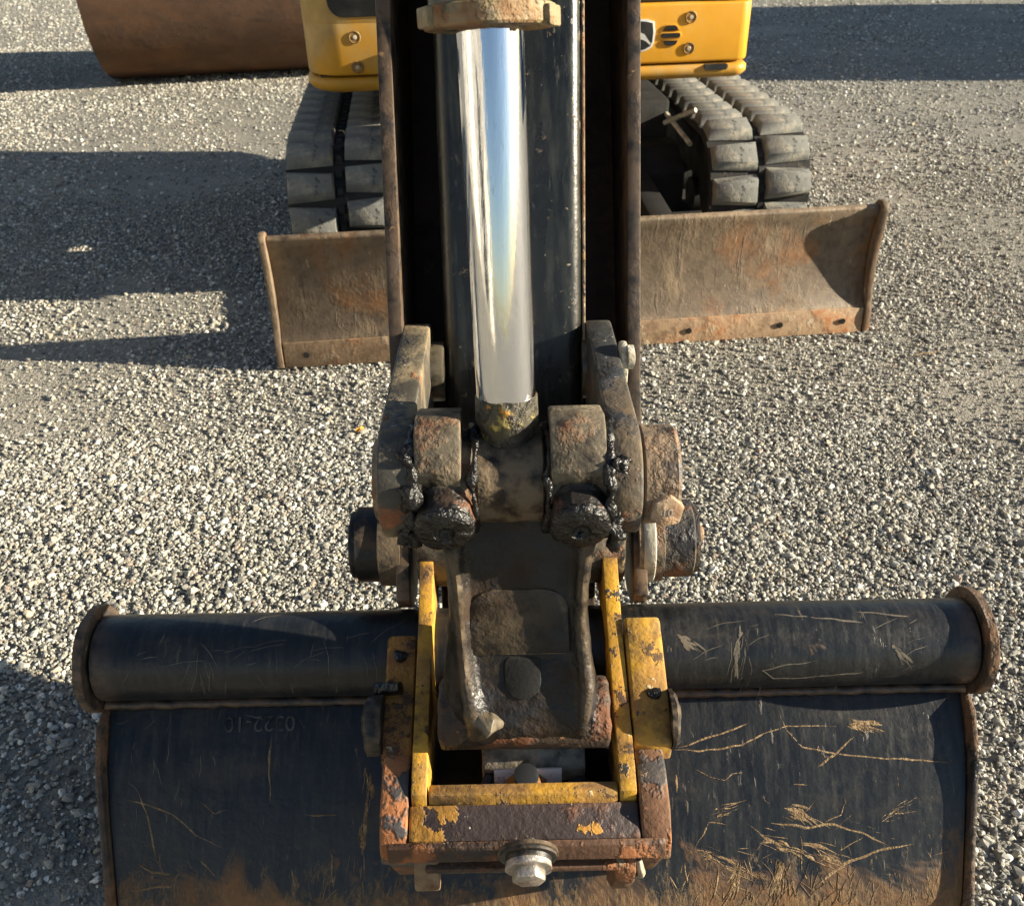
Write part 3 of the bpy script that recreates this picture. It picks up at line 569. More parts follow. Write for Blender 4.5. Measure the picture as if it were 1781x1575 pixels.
# ------------------------------------------------------------------ bucket cylinder
rd = Vector((-.017, 1.255, 1.430)) - Vector((-.004, Rp[0], Rp[1])); rl = rd.length; rd.normalize()
R3 = Vector((-.004, Rp[0], Rp[1])); GL = R3+rd*rl
cyl = MB().lathe(GL, GL+rd, [(-.002, .05), (-.002, .078), (.004, .081), (.022, .081), (.024, .075), (.05, .075), (.052, .079), (.066, .079), (.07, .074), (.9, .074), (.92, .066)], 64).done('bucket_cylinder', 'arm', EX, smooth=25)
ring = MB().lathe(GL, GL+rd, [(-.003, .046), (-.003, .081), (0, .0835), (.021, .0835), (.023, .080), (.023, .075)], 64).done('gland_nut', 'gland', cyl, smooth=25)
side = Vector((1, 0, 0)); frt = side.cross(rd).normalized()
if frt.y > 0: frt = -frt
for ang in (25, 155):
    d_ = side*math.cos(R_(ang))+frt*math.sin(R_(ang)); tg = rd.cross(d_)
    wm = frame(GL+d_*.084+rd*.016, tg, rd)
    MB().box(-.018, .018, -.020, .004, -.01, .006).done('nut_lug', 'gland', ring, bevel=.003, wm=wm)
MB().lathe(R3, GL, [(.118, .036), (.118, .0428), (rl+.02, .0428)], 72).done('rod', 'chrome', cyl, smooth=30)
rodx = MB().lathe(R3, GL, [(.02, .03), (.052, .034), (.075, .040), (.088, .0445), (.096, .0452), (.114, .0452), (.126, .0446), (.1265, .0438)], 48).done('rod_collar', 'weld', cyl, lump=(.0022, .012), smooth=60)
MB().lathe((-.052, *Rp), (.046, *Rp), [(0, .05), (0, .064), (.003, .067), (.095, .067), (.098, .064), (.098, .05)], 48).done('rod_eye', 'castdark', cyl)
# barrel foot on the arm, above the frame
be = GL+rd*.94; MB().cylx((be.y, be.z), .06, -.09, .08).done('barrel_eye', 'arm', cyl, bevel=.004)
for x0, x1 in ((-.12, -.095), (.085, .11)): MB().prism([(be.y-.06, be.z-.05), (be.y, be.z-.07), (2.06, 2.12), (2.16, 2.45), (be.y, be.z+.07), (be.y-.06, be.z+.05)], x0, x1).done('cylinder_bracket', 'arm', arm, bevel=.004)

# ------------------------------------------------------------------ side links
for x0, x1 in ((-.191, -.142), (.137, .183)):
    sl = MB().prism(hull2(Rp, .086, G_, .086, 18), x0, x1).done('side_link', 'link' if x0 > 0 else 'linkside', EX, bevel=.005, sub=1)
# rod pin with its head on the right
pin = MB().lathe((-.2, *Rp), (.5, *Rp), [(0, .03), (0, .06), (.006, .064), (.012, .064), (.012, .045), (.395, .045), (.386, .045), (.386, .070), (.389, .073), (.434, .073), (.439, .069), (.439, .03)], 56).done('rod_pin', 'pin', EX, smooth=30)
bc = Vector((.217, Rp[0]-.068, Rp[1]-.012)); bd_ = Vector((.05, -.85, .10)).normalized()
hb = MB().tube([bc-bd_*.03, bc+bd_*.016], .026, 6, .3).done('retaining_bolt', 'boltrust', pin, bevel=.0035)
text_mesh('bolt_marking', '10', .017, 'boltpale', hb, frame(bc+bd_*.0164, Vector((1, 0, 0)), Vector((0, .1, .9))))

# ------------------------------------------------------------------ bucket link (cast H-shaped link)
Rv, Lv = Vector((0, *Rp)), Vector((0, *Lp)); a_ = (Lv-Rv).normalized(); LL = (Lv-Rv).length
n_ = Vector((0, a_.z, -a_.y))
if n_.y > 0: n_ = -n_
def LK(x, s_, q): v = Rv + a_*s_ + n_*q; return (x, v.y, v.z)      # x, distance from upper pin, height towards the viewer
def surf(s_): k = max(0, min(1, (s_-LL+.15)/.14)); return .026+.034*k*k*(3-2*k)
def lprism(mb, pts, x0, x1): return mb.poly([LK(x0, *p) for p in pts]+[LK(x1, *p) for p in pts], [tuple(range(len(pts)))[::-1], tuple(range(len(pts), 2*len(pts)))] + [(i, (i+1) % len(pts), len(pts)+(i+1) % len(pts), len(pts)+i) for i in range(len(pts))])
def lerp_tab(tab, s_):
    for a, b_ in zip(tab, tab[1:]):
        if s_ <= b_[0]: k = max(0, (s_-a[0])/(b_[0]-a[0])); return [u+(v-u)*k for u, v in zip(a[1:], b_[1:])]
    return list(tab[-1][1:])
#          s    left rib x, height, width | right rib x, height, width | half body left, right
LT = [(.03, -.100, .030, .024, .114, .030, .024, -.134, .134), (.07, -.096, .026, .020, .110, .026, .020, -.130, .132), (.11, -.091, .022, .014, .106, .022, .014, -.112, .124),
      (.15, -.086, .021, .012, .102, .020, .012, -.106, .118), (.22, -.084, .020, .0115, .099, .019, .0115, -.104, .114), (.28, -.081, .021, .012, .103, .020, .014, -.108, .118),
      (.33, -.076, .022, .014, .109, .018, .014, -.114, .122), (.37, -.069, .020, .018, .106, .010, .011, -.120, .130), (.40, -.062, .010, .018, .100, .002, .008, -.124, .136), (.46, -.06, .0, .016, .10, .0, .008, -.124, .136)]
rows = []
for k in range(41):
    s_ = .035+(LL+.052-.035)*k/40; ql, hl, wl, qr, hr_, wr, xl, xr_ = lerp_tab(LT, s_)
    if s_ <= LL-.01: f0 = surf(s_)
    else: f0 = math.sqrt(max(.0004, .061**2-(s_-LL+.01)**2))
    sec = [(xl, -.09), (xl-.001, -.05), (xl, f0-.035), (xl+(ql-wl-xl)*.5, f0-.016), (ql-wl, f0-.004)]
    for a in (150, 120, 90, 60, 30): sec.append((ql+wl*math.cos(R_(a)), f0+hl*math.sin(R_(a))))
    sec += [(ql+wl*1.25, f0+hl*.12), (ql+wl*1.7, f0)]
    for q in range(1, 7): sec.append((ql+wl*1.7+(qr-wr*1.7-ql-wl*1.7)*q/7, f0))
    sec += [(qr-wr*1.7, f0), (qr-wr*1.25, f0+hr_*.12)]
    for a in (150, 120, 90, 60, 30): sec.append((qr+wr*math.cos(R_(a)), f0+hr_*math.sin(R_(a))))
    sec += [(qr+wr, f0-.004), (qr+wr+(xr_-qr-wr)*.5, f0-.016), (xr_, f0-.035), (xr_+.001, -.05), (xr_, -.09)]
    rows.append([LK(x, s_, q) for x, q in sec])
lb = MB(); lb.rings(rows)
link = lb.done('bucket_link', 'castdark', EX, lump=(.0016, .018), smooth=50)
for x0, x1 in ((-.139, -.056), (.052, .136)):
    e_ = MB().cylx(Rp, .070, x0, x1, 48).done('upper_eye', 'cast', link, bevel=.004, smooth=40)
    xm = (x0+x1)/2
    lprism(MB(), [(-.100, -.03), (-.106, .03), (-.090, .058), (-.035, .080), (-.012, .072), (-.03, .0)], x0+.002, x1-(.016 if x0 < 0 else .004)).done('eye_block', 'cast', e_, bevel=.004, seg=2, smooth=35)
    p0 = Vector(LK(xm, .0, .0)); p1 = Vector(LK(xm, .048, .095))
    dd = (p1-p0).normalized()
    sb_ = MB().lathe(p0, p1, [(0, .05), (.060, .050), (.066, .045), (.100, .0425), (.105, .038), (.105, .016), (.094, .014), (.094, .004)], 10).done('grease_stub', 'cast', e_, bevel=.002, smooth=30)
    MB().lathe(p0, p1, [(.092, .0435), (.101, .0425), (.1065, .037), (.1075, .016), (.098, .011), (.0975, .003)], 40).done('grease_cap', 'grease', e_, lump=(.0022, .016), smooth=60)
MB().tube([LK(-.068, .375, .06), LK(-.046, .385, .070), LK(-.026, .392, .052)], [.018, .022, .010], 6).done('rib_foot', 'cast', link, bevel=.003, smooth=30)
# raised pad with a rounded top and a drain hole
pad = [(x, s_) for x, s_ in rrect(-.072, .084, .172, .285, [.003, .003, .04, .04], 6)]
n = len(pad)
MB().poly([LK(x, s_, surf(s_)-.006) for x, s_ in pad]+[LK(x*.985, .24+(s_-.24)*.985, surf(s_)+.003) for x, s_ in pad], [tuple(range(n, 2*n))] + [(i, (i+1) % n, n+(i+1) % n, n+i) for i in range(n)]).done('raised_pad', 'castdark', link, bevel=.003)
hole = rrect(-.022, .040, .285, .352, [.030, .030, .012, .012], 8); n = len(hole)
MB().poly([LK(x, s_, surf(s_)-.006) for x, s_ in hole]+[LK(.009+(x-.009)*.93, .338+(s_-.338)*.93, surf(s_)+.003) for x, s_ in hole], [tuple(range(n, 2*n))] + [(i, (i+1) % n, n+(i+1) % n, n+i) for i in range(n)]).done('worn_recess', 'frame', link, bevel=.002)
MB().cylx((Lp[0], Lp[1]-.004), .057, -.126, .147, 48).done('lower_eye', 'castrust', link, bevel=.008, sub=1, lump=(.003, .03), smooth=60)
# small lumps between the eyes (worn washers and dirt)
# grease squeezed out between eyes and side links
for xg, am in ((-.141, 1), (.137, 1), (-.055, .55), (.05, .55)):
    gm = MB(); rr2 = []
    for k in range(56):
        a = -70 + 330*k/55
        v = Vector((xg + .006*mnoise.noise((k*.35, xg*50, 1)), Rp[0]+.083*am**.15*math.cos(R_(a)), Rp[1]+.083*am**.15*math.sin(R_(a))))
        rr2.append(v)
    rads = [max(.003, am*(.0085+.011*mnoise.noise((k*.42, xg*30, 7)))) for k in range(56)]
    gm.tube(rr2, rads, 10).done('grease_bead', 'grease', link, lump=(.006*am, .012), smooth=80)
for x, dy_, dz_, r in ((-.150, -.045, .06, .018), (-.146, -.072, .02, .020), (-.148, -.062, -.045, .024), (.150, -.06, .05, .016), (.142, -.078, -.03, .018), (.150, -.055, -.065, .020)):
    c_ = Vector((x, Rp[0]+dy_, Rp[1]+dz_)); bmv = MB()
    bmesh.ops.create_icosphere(bmv.bm, subdivisions=3, radius=r, matrix=Matrix.Translation(c_) @ Matrix.Diagonal((.8, 1, 1.3, 1)))
    bmv.done('grease_clot', 'grease', link, lump=(.013, .014), smooth=80)

# ------------------------------------------------------------------ quick coupler (yellow)
cpl = [(1.44, .655), (1.40, .640), (1.32, .588), (1.17, .492), (1.02, .432), (.935, .402), (.905, .385), (.895, .33), (.96, .28), (1.12, .32), (1.26, .43), (1.40, .45)]
CQ = MB().prism([(.896, .345), (.922, .345), (.927, .381), (.905, .383)], -.142, .155).done('quick_coupler', 'yellow', EX, bevel=.003, sub=2)
MB().prism(cpl, -.169, -.145).done('side_plate', 'yellow', CQ, bevel=.0015, sub=1)
MB().prism(cpl, .158, .184).done('side_plate', 'yellow', CQ, bevel=.0015, sub=1)
MB().box(-.142, .155, .95, 1.12, .275, .295).done('floor_plate', 'frame', CQ)
MB().prism([(1.325, .33), (1.40, .33), (1.43, .50), (1.37, .48)], -.144, .157).done('gap_filler', 'castrust', CQ, bevel=.006)  # filler added so the gap behind the link shows dark, not ground
blk = [(1.16, .492), (1.00, .425), (.962, .398), (.965, .355), (1.16, .40)]
k1 = MB().prism([(p[0], p[1]-.012) for p in blk], -.222, -.172).done('pin_block', 'yellowworn', CQ, bevel=.006, sub=1)
k2 = MB().prism([(p[0]+.012, p[1]+.008) for p in blk], .187, .250).done('pin_block', 'yellow', CQ, bevel=.006, sub=1)
for kk, x0, x1 in ((k1, -.221, -.25), (k2, .249, .262)):
    pe = MB().lathe((x0, Lp[0], Lp[1]-.028), (x1, Lp[0], Lp[1]-.028), [(0, .048), (abs(x1-x0)-.006, .048), (abs(x1-x0), .04)], 36).done('pin_end', 'pindark', kk, sub=1, lump=(.003, .02), smooth=50)
MB().lathe((-.235, 1.07, .443), (-.19, 1.06, .456), [(0, .012), (.045, .010)], 12).done('grease_nipple', 'grease', k1, lump=(.004, .01), smooth=70)
for kk, x, y in ((k1, -.198, 1.125), (k2, .226, 1.048)):
    z = .425+(y-1.0)/(.16)*.067 + (-.012 if x < 0 else .002)
    MB().lathe((x, y, z-.006), (x, y, z+.1), [(0, .013), (.0085, .0125), (.010, .006)], 12).done('drilled_hole', 'grease', kk, lump=(.003, .01), smooth=70)
# parts inside the coupler throat
MB().prism([(.975, .318), (1.00, .318), (1.01, .372), (.995, .378), (.972, .355)], -.06, .11).done('lock_bar', 'linkside', CQ, bevel=.004)
MB().prism([(.950, .332), (.956, .330), (.968, .364), (.962, .366)], -.040, .070).done('pale_plate', 'label', CQ, bevel=.001)  # small pale plate standing for the pale patches in the throat
sc_ = MB().lathe((.012, .950, .318), (.012, .940, .42), [(0, .034), (.03, .034), (.045, .022), (.05, .018), (.056, .018), (.057, .006)], 24).done('lock_screw', 'yellowworn', CQ, lump=(.002, .01), smooth=50)
MB().lathe((.012, .946, .366), (.012, .936, .44), [(0, .02), (.012, .02), (.014, .01)], 24).done('screw_ring', 'black', sc_)
MB().tube([(-.075, .94, .31), (-.058, .945, .338), (-.05, .962, .345), (-.046, .985, .33)], .009, 8).done('hose_stub', 'black', CQ)
MB().tube([(.07, .945, .318), (.085, .955, .342), (.105, .965, .338), (.115, .975, .31)], .005, 8).done('wire_loop', 'black', CQ)

# ------------------------------------------------------------------ bucket
BK = thing('ditching_bucket', 'wide black ditching bucket resting on gravel, brown mud dried on its back', 'bucket', (.033, 1.15, 0))
TC, TR = (1.222, .375), .078
BX0, BX1 = -.765, .832
def shear(p, sgn=1): return 0
sheet = [(1.215, .318), (1.165, .288), (1.104, .246), (1.040, .182), (.975, .100), (.918, .030), (.915, .008), (.96, .004), (1.12, .004), (1.42, .006)]
def tap(z): return .05*(.375-min(z, .375))/.375                 # the sides lean in towards the heel
sh_ = MB(); NXS = 60
inner = [(p[0]+.016, p[1]+.006) if i > 6 else (p[0]+.014, p[1]-.008+(.02 if i > 5 else 0)) for i, p in enumerate(sheet)]
dense = []
for a, b_ in zip(sheet, sheet[1:]):
    for k in range(4): dense.append((a[0]+(b_[0]-a[0])*k/4, a[1]+(b_[1]-a[1])*k/4))
dense.append(sheet[-1])
for it in range(3): dense = [dense[0]]+[((dense[i-1][0]+2*dense[i][0]+dense[i+1][0])/4, (dense[i-1][1]+2*dense[i][1]+dense[i+1][1])/4) for i in range(1, len(dense)-1)]+[dense[-1]]
def sheet_rows(off):
    rows = []
    for i, p in enumerate(dense):
        a, b_ = dense[max(i-1, 0)], dense[min(i+1, len(dense)-1)]; ty, tz = b_[0]-a[0], b_[1]-a[1]; l_ = math.hypot(ty, tz)
        ny, nz = tz/l_, -ty/l_                                    # outward = towards the viewer
        row = []
        for k in range(NXS+1):
            tt = k/NXS; x0, x1 = BX0+tap(p[1]), BX1-tap(p[1])
            x = x0+(x1-x0)*tt
            d = off + .0016*mnoise.noise((x*3.2, p[0]*3.2, p[1]*3.2))
            row.append((x, p[0]+ny*d, p[1]+nz*d))
        rows.append(row)
    return rows
def grid(mb, rows):
    V = [[mb.bm.verts.new(p) for p in r] for r in rows]
    for a, b_ in zip(V, V[1:]):
        for i in range(len(a)-1): mb.bm.faces.new((a[i], a[i+1], b_[i+1], b_[i]))
    return V
o_ = grid(sh_, sheet_rows(0)); i2 = grid(sh_, sheet_rows(-.012))
for k in range(NXS):
    sh_.bm.faces.new((o_[0][k], i2[0][k], i2[0][k+1], o_[0][k+1])); sh_.bm.faces.new((o_[-1][k], o_[-1][k+1], i2[-1][k+1], i2[-1][k]))
bs = sh_.done('back_sheet', 'bucket', BK, smooth=60)
tb = MB(); tb.rings([[(x, TC[0]+TR*math.cos(2*PI*k/48), TC[1]+TR*math.sin(2*PI*k/48)) for k in range(48)] for x in np.linspace(-.757, .824, 40)])
tube = tb.done('torque_tube', 'bucket', BK, lump=(.0012, .3), smooth=60)
MB().tube([(x, 1.171+.001*math.sin(x*90), .305) for x in np.linspace(BX0+.005, BX1-.005, 120)], .009, 8).done('weld_seam', 'bucket', bs, lump=(.0025, .012), smooth=80)
for s in (-1, 1):
    xo = (BX0-.004) if s < 0 else (BX1+.004)
    k_ = [(1.185, .300), (1.135, .285), (1.075, .235), (1.026, .172), (.963, .092), (.908, .026), (.905, .0), (1.0, -.002), (1.45, -.002), (1.47, .03), (1.38, .20), (1.32, .30)]
    k_ = [(p[0]-.007, p[1]+.006) if i < 6 and i > 0 else p for i, p in enumerate(k_)]
    fx = lambda p: -s*tap(p[1])
    MB().prism(k_[::-1], xo, xo+s*.012, fx).done('end_plate', 'bucketedge', BK, bevel=.004, seg=2, lump=(.0015, .05))
    xr = -.762 if s < 0 else .829
    MB().lathe((xr, *TC), (xr+s, *TC), [(0, .07), (0, .096), (.002, .098), (.016, .098), (.018, .095), (.018, .02)], 56).done('end_disc', 'bucketedge', BK, lump=(.002, .04), smooth=40)
MB().box(BX0+.06, BX1-.06, 1.40, 1.56, .002, .022).done('cutting_edge', 'rustplate', BK, bevel=.004)
# ears and cross bar that the coupler grips
for x0, x1 in ((-.217, -.174), (.188, .234)):
    MB().prism([(.990, .395), (.935, .392), (.880, .372), (.848, .335), (.842, .300), (.868, .27), (.95, .10), (1.10, .25), (1.03, .33)], x0, x1).done('ear', 'rustplate', BK, bevel=.004, sub=1)
cb = MB().prism([(.899, .368), (.868, .352), (.852, .344), (.846, .306), (.890, .300), (.902, .33)], -.172, .186).done('cross_bar', 'bar', BK, bevel=.004, sub=2)
MB().prism([(.8515, .343), (.8425, .340), (.836, .312), (.8425, .306)], -.205, .224).done('front_strip', 'darkrust', cb, bevel=.003, sub=1)
MB().prism([(.862, .288), (.842, .282), (.843, .270), (.90, .255), (.90, .282)], -.150, .170).done('lower_bar', 'darkrust', BK, bevel=.003, sub=1)
MB().prism([(.885, .298), (.858, .294), (.838, .268), (.832, .243), (.840, .232), (.852, .232), (.875, .25), (.93, .15), (.97, .15)], -.168, -.128).done('hook', 'rustplate', BK, bevel=.004)
MB().prism([(.885, .298), (.858, .294), (.842, .265), (.846, .232), (.88, .16), (.93, .10), (.97, .15)], .150, .182).done('hook', 'darkrust', BK, bevel=.004)
bd_ = Vector((0, -.96, -.22)).normalized(); bc = Vector((.012, .840, .334))
wsh = MB().lathe(bc, bc+bd_, [(0, .03), (0, .045), (.006, .047), (.008, .044), (.012, .044), (.013, .036), (.02, .035), (.021, .02)], 40).done('washer', 'pindark', cb)
hx = MB().lathe(bc+bd_*.02, bc+bd_, [(0, .035), (.009, .036), (.011, .03)], 36).done('bolt_flange', 'bolt', cb, smooth=30)
xh = hexa(bc+bd_*.028, bc+bd_*.047, .0265, .1).done('hex_bolt', 'bolt', cb, bevel=.004)
MB().tube([(.186, .86, .275), (.192, .85, .25), (.19, .862, .225), (.182, .88, .20), (.178, .90, .165), (.172, .92, .13)], [.006, .007, .0065, .006, .006, .005], 10).done('weld_bead', 'linkside', BK, lump=(.004, .008), smooth=80)

# dried mud and root marks, laid on the bucket's back
def on_sheet(px, py):
    dx, dy = px-890.5, py-787.5; c, s_ = math.cos(ROLL), math.sin(ROLL)
    u, v = (dx*c-dy*s_)/F_PX, (dx*s_+dy*c)/F_PX
    d = Vector((u, cp-v*sp, -(sp+v*cp)))
    if py < 1208:                                                   # tube
        a = d.y**2+d.z**2; oy, oz = -TC[0], CAM_H-TC[1]; b_ = 2*(d.y*oy+d.z*oz); cc = oy*oy+oz*oz-TR*TR
        disc = b_*b_-4*a*cc; t_ = (-b_-math.sqrt(max(disc, 0)))/(2*a); p = Vector((0, 0, CAM_H))+d*t_
        nn = Vector((0, p.y-TC[0], p.z-TC[1])).normalized(); return p, nn
    best = None
    for a, b_ in zip(dense, dense[1:]):
        ey, ez = b_[0]-a[0], b_[1]-a[1]; den = d.y*ez-d.z*ey
        if abs(den) < 1e-9: continue
        t_ = (a[0]*ez-(a[1]-CAM_H)*ey)/den
        q = ((d.y*t_-a[0])*ey+(CAM_H+d.z*t_-a[1])*ez)/(ey*ey+ez*ez)
        if -.01 <= q <= 1.01 and t_ > 0 and (best is None or t_ < best[0]):
            l_ = math.hypot(ey, ez); best = (t_, Vector((0, ez/l_, -ey/l_)))
    if best is None: return None
    return Vector((0, 0, CAM_H))+d*best[0], best[1]
def streak(name, pts, wpx, mat='mud', parent=bs, hgt=.0012, taper=True, into=None):
    # resample, wobble, then a low ribbon with a ridge
    path = []
    for (x0, y0), (x1, y1) in zip(pts, pts[1:]):
        nseg = max(2, int(math.hypot(x1-x0, y1-y0)/7))
        for k in range(nseg): path.append((x0+(x1-x0)*k/nseg, y0+(y1-y0)*k/nseg))
    path.append(pts[-1]); sd_ = random.random()*100
    hits = []
    for i, (x, y) in enumerate(path):
        h = on_sheet(x+3*mnoise.noise((i*.25, sd_, 0)), y+3*mnoise.noise((i*.25, sd_, 5)))
        if h: hits.append(h)
    if len(hits) < 3: return
    mb = into or MB(); rows = []; nH = len(hits)
    for i, (p, nn) in enumerate(hits):
        tg = (hits[min(i+1, nH-1)][0]-hits[max(i-1, 0)][0]).normalized(); sdv = nn.cross(tg)
        f = (min(1, 6*min(i, nH-1-i)/nH+.15) if taper else 1)*(1+.55*mnoise.noise((i*.33, sd_, 9)))
        w_ = wpx*.5*1.66/F_PX*f
        rows.append([p-sdv*w_+nn*.0003, p-sdv*w_*.5+nn*(hgt*(.7+.5*mnoise.noise((i*.6, sd_, 2)))), p+sdv*w_*.4+nn*hgt*(.8+.6*mnoise.noise((i*.5, sd_, 4))), p+sdv*w_+nn*.0003])
    grid(mb, rows)
    if into is None: mb.done(name, mat, parent, smooth=80)
ST = [([(1180, 1300), (1240, 1280), (1300, 1258)], 5), ([(1175, 1303), (1215, 1306), (1290, 1295), (1330, 1275), (1370, 1262), (1455, 1262)], 5),
      ([(1352, 1235), (1368, 1270), (1395, 1298), (1450, 1310), (1540, 1318), (1650, 1325)], 6), ([(1484, 1280), (1450, 1312), (1422, 1332)], 8), ([(1210, 1338), (1235, 1350), (1262, 1356), (1275, 1345), (1295, 1342)], 3),
      ([(1206, 1472), (1222, 1450), (1232, 1430), (1262, 1432)], 6), ([(1340, 1430), (1400, 1438), (1450, 1432), (1500, 1448), (1545, 1470)], 7), ([(1470, 1395), (1462, 1415), (1432, 1432)], 4),
      ([(1468, 1385), (1470, 1400)], 3), ([(1175, 1345), (1177, 1378)], 8), ([(1380, 1363), (1405, 1366)], 5), ([(1560, 1350), (1563, 1368)], 6),
      ([(628, 1330), (645, 1345), (640, 1385), (628, 1425), (630, 1475), (625, 1530)], 9), ([(470, 1290), (468, 1340), (470, 1398)], 6), ([(530, 1415), (585, 1418)], 6),
      ([(220, 1390), (260, 1400), (300, 1415), (340, 1450), (390, 1475)], 4), ([(240, 1375), (258, 1430), (270, 1490)], 4), ([(405, 1475), (405, 1540)], 9), ([(352, 1395), (375, 1415), (395, 1408)], 3),
      ([(430, 1450), (445, 1480), (458, 1500)], 11), ([(240, 1500), (265, 1515), (300, 1520)], 5), ([(345, 1490), (380, 1530)], 5), ([(505, 1500), (515, 1545)], 7), ([(575, 1480), (580, 1545)], 6), ([(225, 1548), (300, 1540)], 6), ([(440, 1505), (436, 1545)], 9),
      ([(1225, 1415), (1245, 1425), (1255, 1402)], 12), ([(1365, 1405), (1385, 1412)], 15), ([(1530, 1425), (1560, 1410)], 13), ([(1475, 1258), (1500, 1262)], 14),
      ([(1200, 1475), (1240, 1490), (1290, 1510)], 14), ([(1315, 1455), (1370, 1470), (1420, 1475), (1450, 1505)], 16), ([(1285, 1500), (1275, 1540)], 10), ([(1190, 1500), (1195, 1535)], 6), ([(1160, 1515), (1180, 1545)], 6), ([(1250, 1510), (1240, 1560)], 5), ([(1360, 1490), (1350, 1540)], 12),
      ([(1420, 1540), (1470, 1500), (1530, 1478), (1590, 1465)], 8), ([(1460, 1478), (1500, 1455)], 4)]
for pts, wd in ST:
    if wd < 9: streak('mud_streak', pts, wd*.62)
    else:                                                           # smeared clumps: short crossing strokes along the path
        a0_ = math.atan2(pts[-1][1]-pts[0][1], pts[-1][0]-pts[0][0]); clump = MB()
        for q in range(int(14+wd)):
            k = random.random()*(len(pts)-1); i0 = int(k); k -= i0
            x = pts[i0][0]+(pts[i0+1][0]-pts[i0][0])*k+random.gauss(0, wd*.38); y = pts[i0][1]+(pts[i0+1][1]-pts[i0][1])*k+random.gauss(0, wd*.38)
            a = a0_+random.gauss(0, .14); l_ = random.uniform(10, 48)
            streak('mud_streak', [(x, y), (x+l_*math.cos(a)*.5, y+l_*math.sin(a)*.5), (x+l_*math.cos(a+.06), y+l_*math.sin(a+.06))], random.choice((.8, 1.2, 1.8, 3, 6)), hgt=.0010, into=clump)
        clump.done('mud_clump', 'mud', bs, smooth=80)
for pts, wd in (([(1325, 1165), (1350, 1158), (1420, 1150)], 4), ([(1325, 1165), (1345, 1180), (1400, 1178), (1500, 1168)], 4), ([(1345, 1068), (1430, 1075), (1500, 1082)], 6), ([(1290, 1085), (1285, 1130), (1278, 1160)], 12), ([(1385, 1095), (1390, 1130)], 26), ([(1550, 1120), (1568, 1140)], 7), ([(1175, 1105), (1205, 1125)], 10), ([(1490, 1064), (1580, 1072)], 5)):
    if wd <= 6: streak('mud_streak', pts, wd*.6, 'mudgrey', tube)
    else:
        clump = MB()
        for q in range(int(8+wd)):
            k = random.random(); (xa, ya), (xb, yb) = pts[0], pts[-1]
            x, y = xa+(xb-xa)*k+random.gauss(0, wd*.28), ya+(yb-ya)*k+random.gauss(0, 3); a = math.atan2(yb-ya, xb-xa)+random.gauss(0, .15); l_ = random.uniform(8, 34)
            streak('mud_streak', [(x, y), (x+l_*math.cos(a)*.5, y+l_*math.sin(a)*.5), (x+l_*math.cos(a+.04), y+l_*math.sin(a+.04))], random.choice((.7, 1, 1.6, 3, 5)), hgt=.0005, into=clump)
        clump.done('mud_clump', 'mudgrey', tube, smooth=80)
straw = MB(); scr = MB(); scr2 = MB()
for _ in range(190):                                                # straw-like marks in the dried mud near the heel
    x = random.choice((random.uniform(230, 700), random.uniform(1160, 1650), random.uniform(1300, 1650))); y = 1580-abs(random.gauss(0, 34)); a = random.gauss(-1.45, .35); l_ = random.uniform(8, 46)
    streak('straw', [(x, y), (x+l_*math.cos(a)*.5, y+l_*math.sin(a)*.5), (x+l_*math.cos(a+.08), y+l_*math.sin(a+.08))], random.uniform(.5, 1.6), hgt=.0009, into=straw)
for _ in range(60):
    x = random.gauss(1400, 130); y = random.gauss(1475, 28); a = random.gauss(.5, .7); l_ = random.uniform(10, 45)
    streak('straw', [(x, y), (x+l_*math.cos(a)*.5, y+l_*math.sin(a)*.5), (x+l_*math.cos(a+.06), y+l_*math.sin(a+.06))], random.uniform(.5, 2.0), hgt=.0009, into=straw)
for _ in range(90):                                                 # fine pale scratches
    x = random.uniform(1190, 1640); y = random.uniform(1235, 1500); a = random.gauss(1.5, .35); l_ = random.uniform(15, 70)
    streak('scratch', [(x, y), (x+l_*math.cos(a)*.5, y+l_*math.sin(a)*.5), (x+l_*math.cos(a+.12), y+l_*math.sin(a+.12))], random.uniform(.6, 1.2), hgt=.0003, into=scr)
for _ in range(60):
    x = random.uniform(220, 640); y = random.uniform(1235, 1540); a = random.gauss(1.3, .6); l_ = random.uniform(10, 50)
    streak('scratch', [(x, y), (x+l_*math.cos(a)*.5, y+l_*math.sin(a)*.5), (x+l_*math.cos(a+.12), y+l_*math.sin(a+.12))], random.uniform(.6, 1.3), hgt=.0003, into=scr)
for _ in range(70):
    x = random.choice((random.uniform(1190, 1600), random.uniform(220, 660))); y = random.uniform(1075, 1190); a = random.choice((random.gauss(-.4, .2), random.gauss(1.4, .3))); l_ = random.uniform(15, 80)
    streak('scratch', [(x, y), (x+l_*math.cos(a)*.5, y+l_*math.sin(a)*.5), (x+l_*math.cos(a+.1), y+l_*math.sin(a+.1))], random.uniform(.6, 1.3), hgt=.0003, into=scr2)
for mb_, nm, mt_, pa in ((straw, 'dried_straw', 'mud', bs), (scr, 'scratches', 'mudgrey', bs), (scr2, 'scratches', 'mudgrey', tube)):
    o = mb_.done(nm, mt_, pa, smooth=80); o['kind'] = 'stuff'
h = on_sheet(452, 1257); hr = on_sheet(552, 1257)
pn, nn = h
text_mesh('stencilled_number', '0322-10', .040, 'faint', bs, frame(pn+nn*.0022, Vector((-1, 0, 0)), Vector((0, -.72, -.69))))

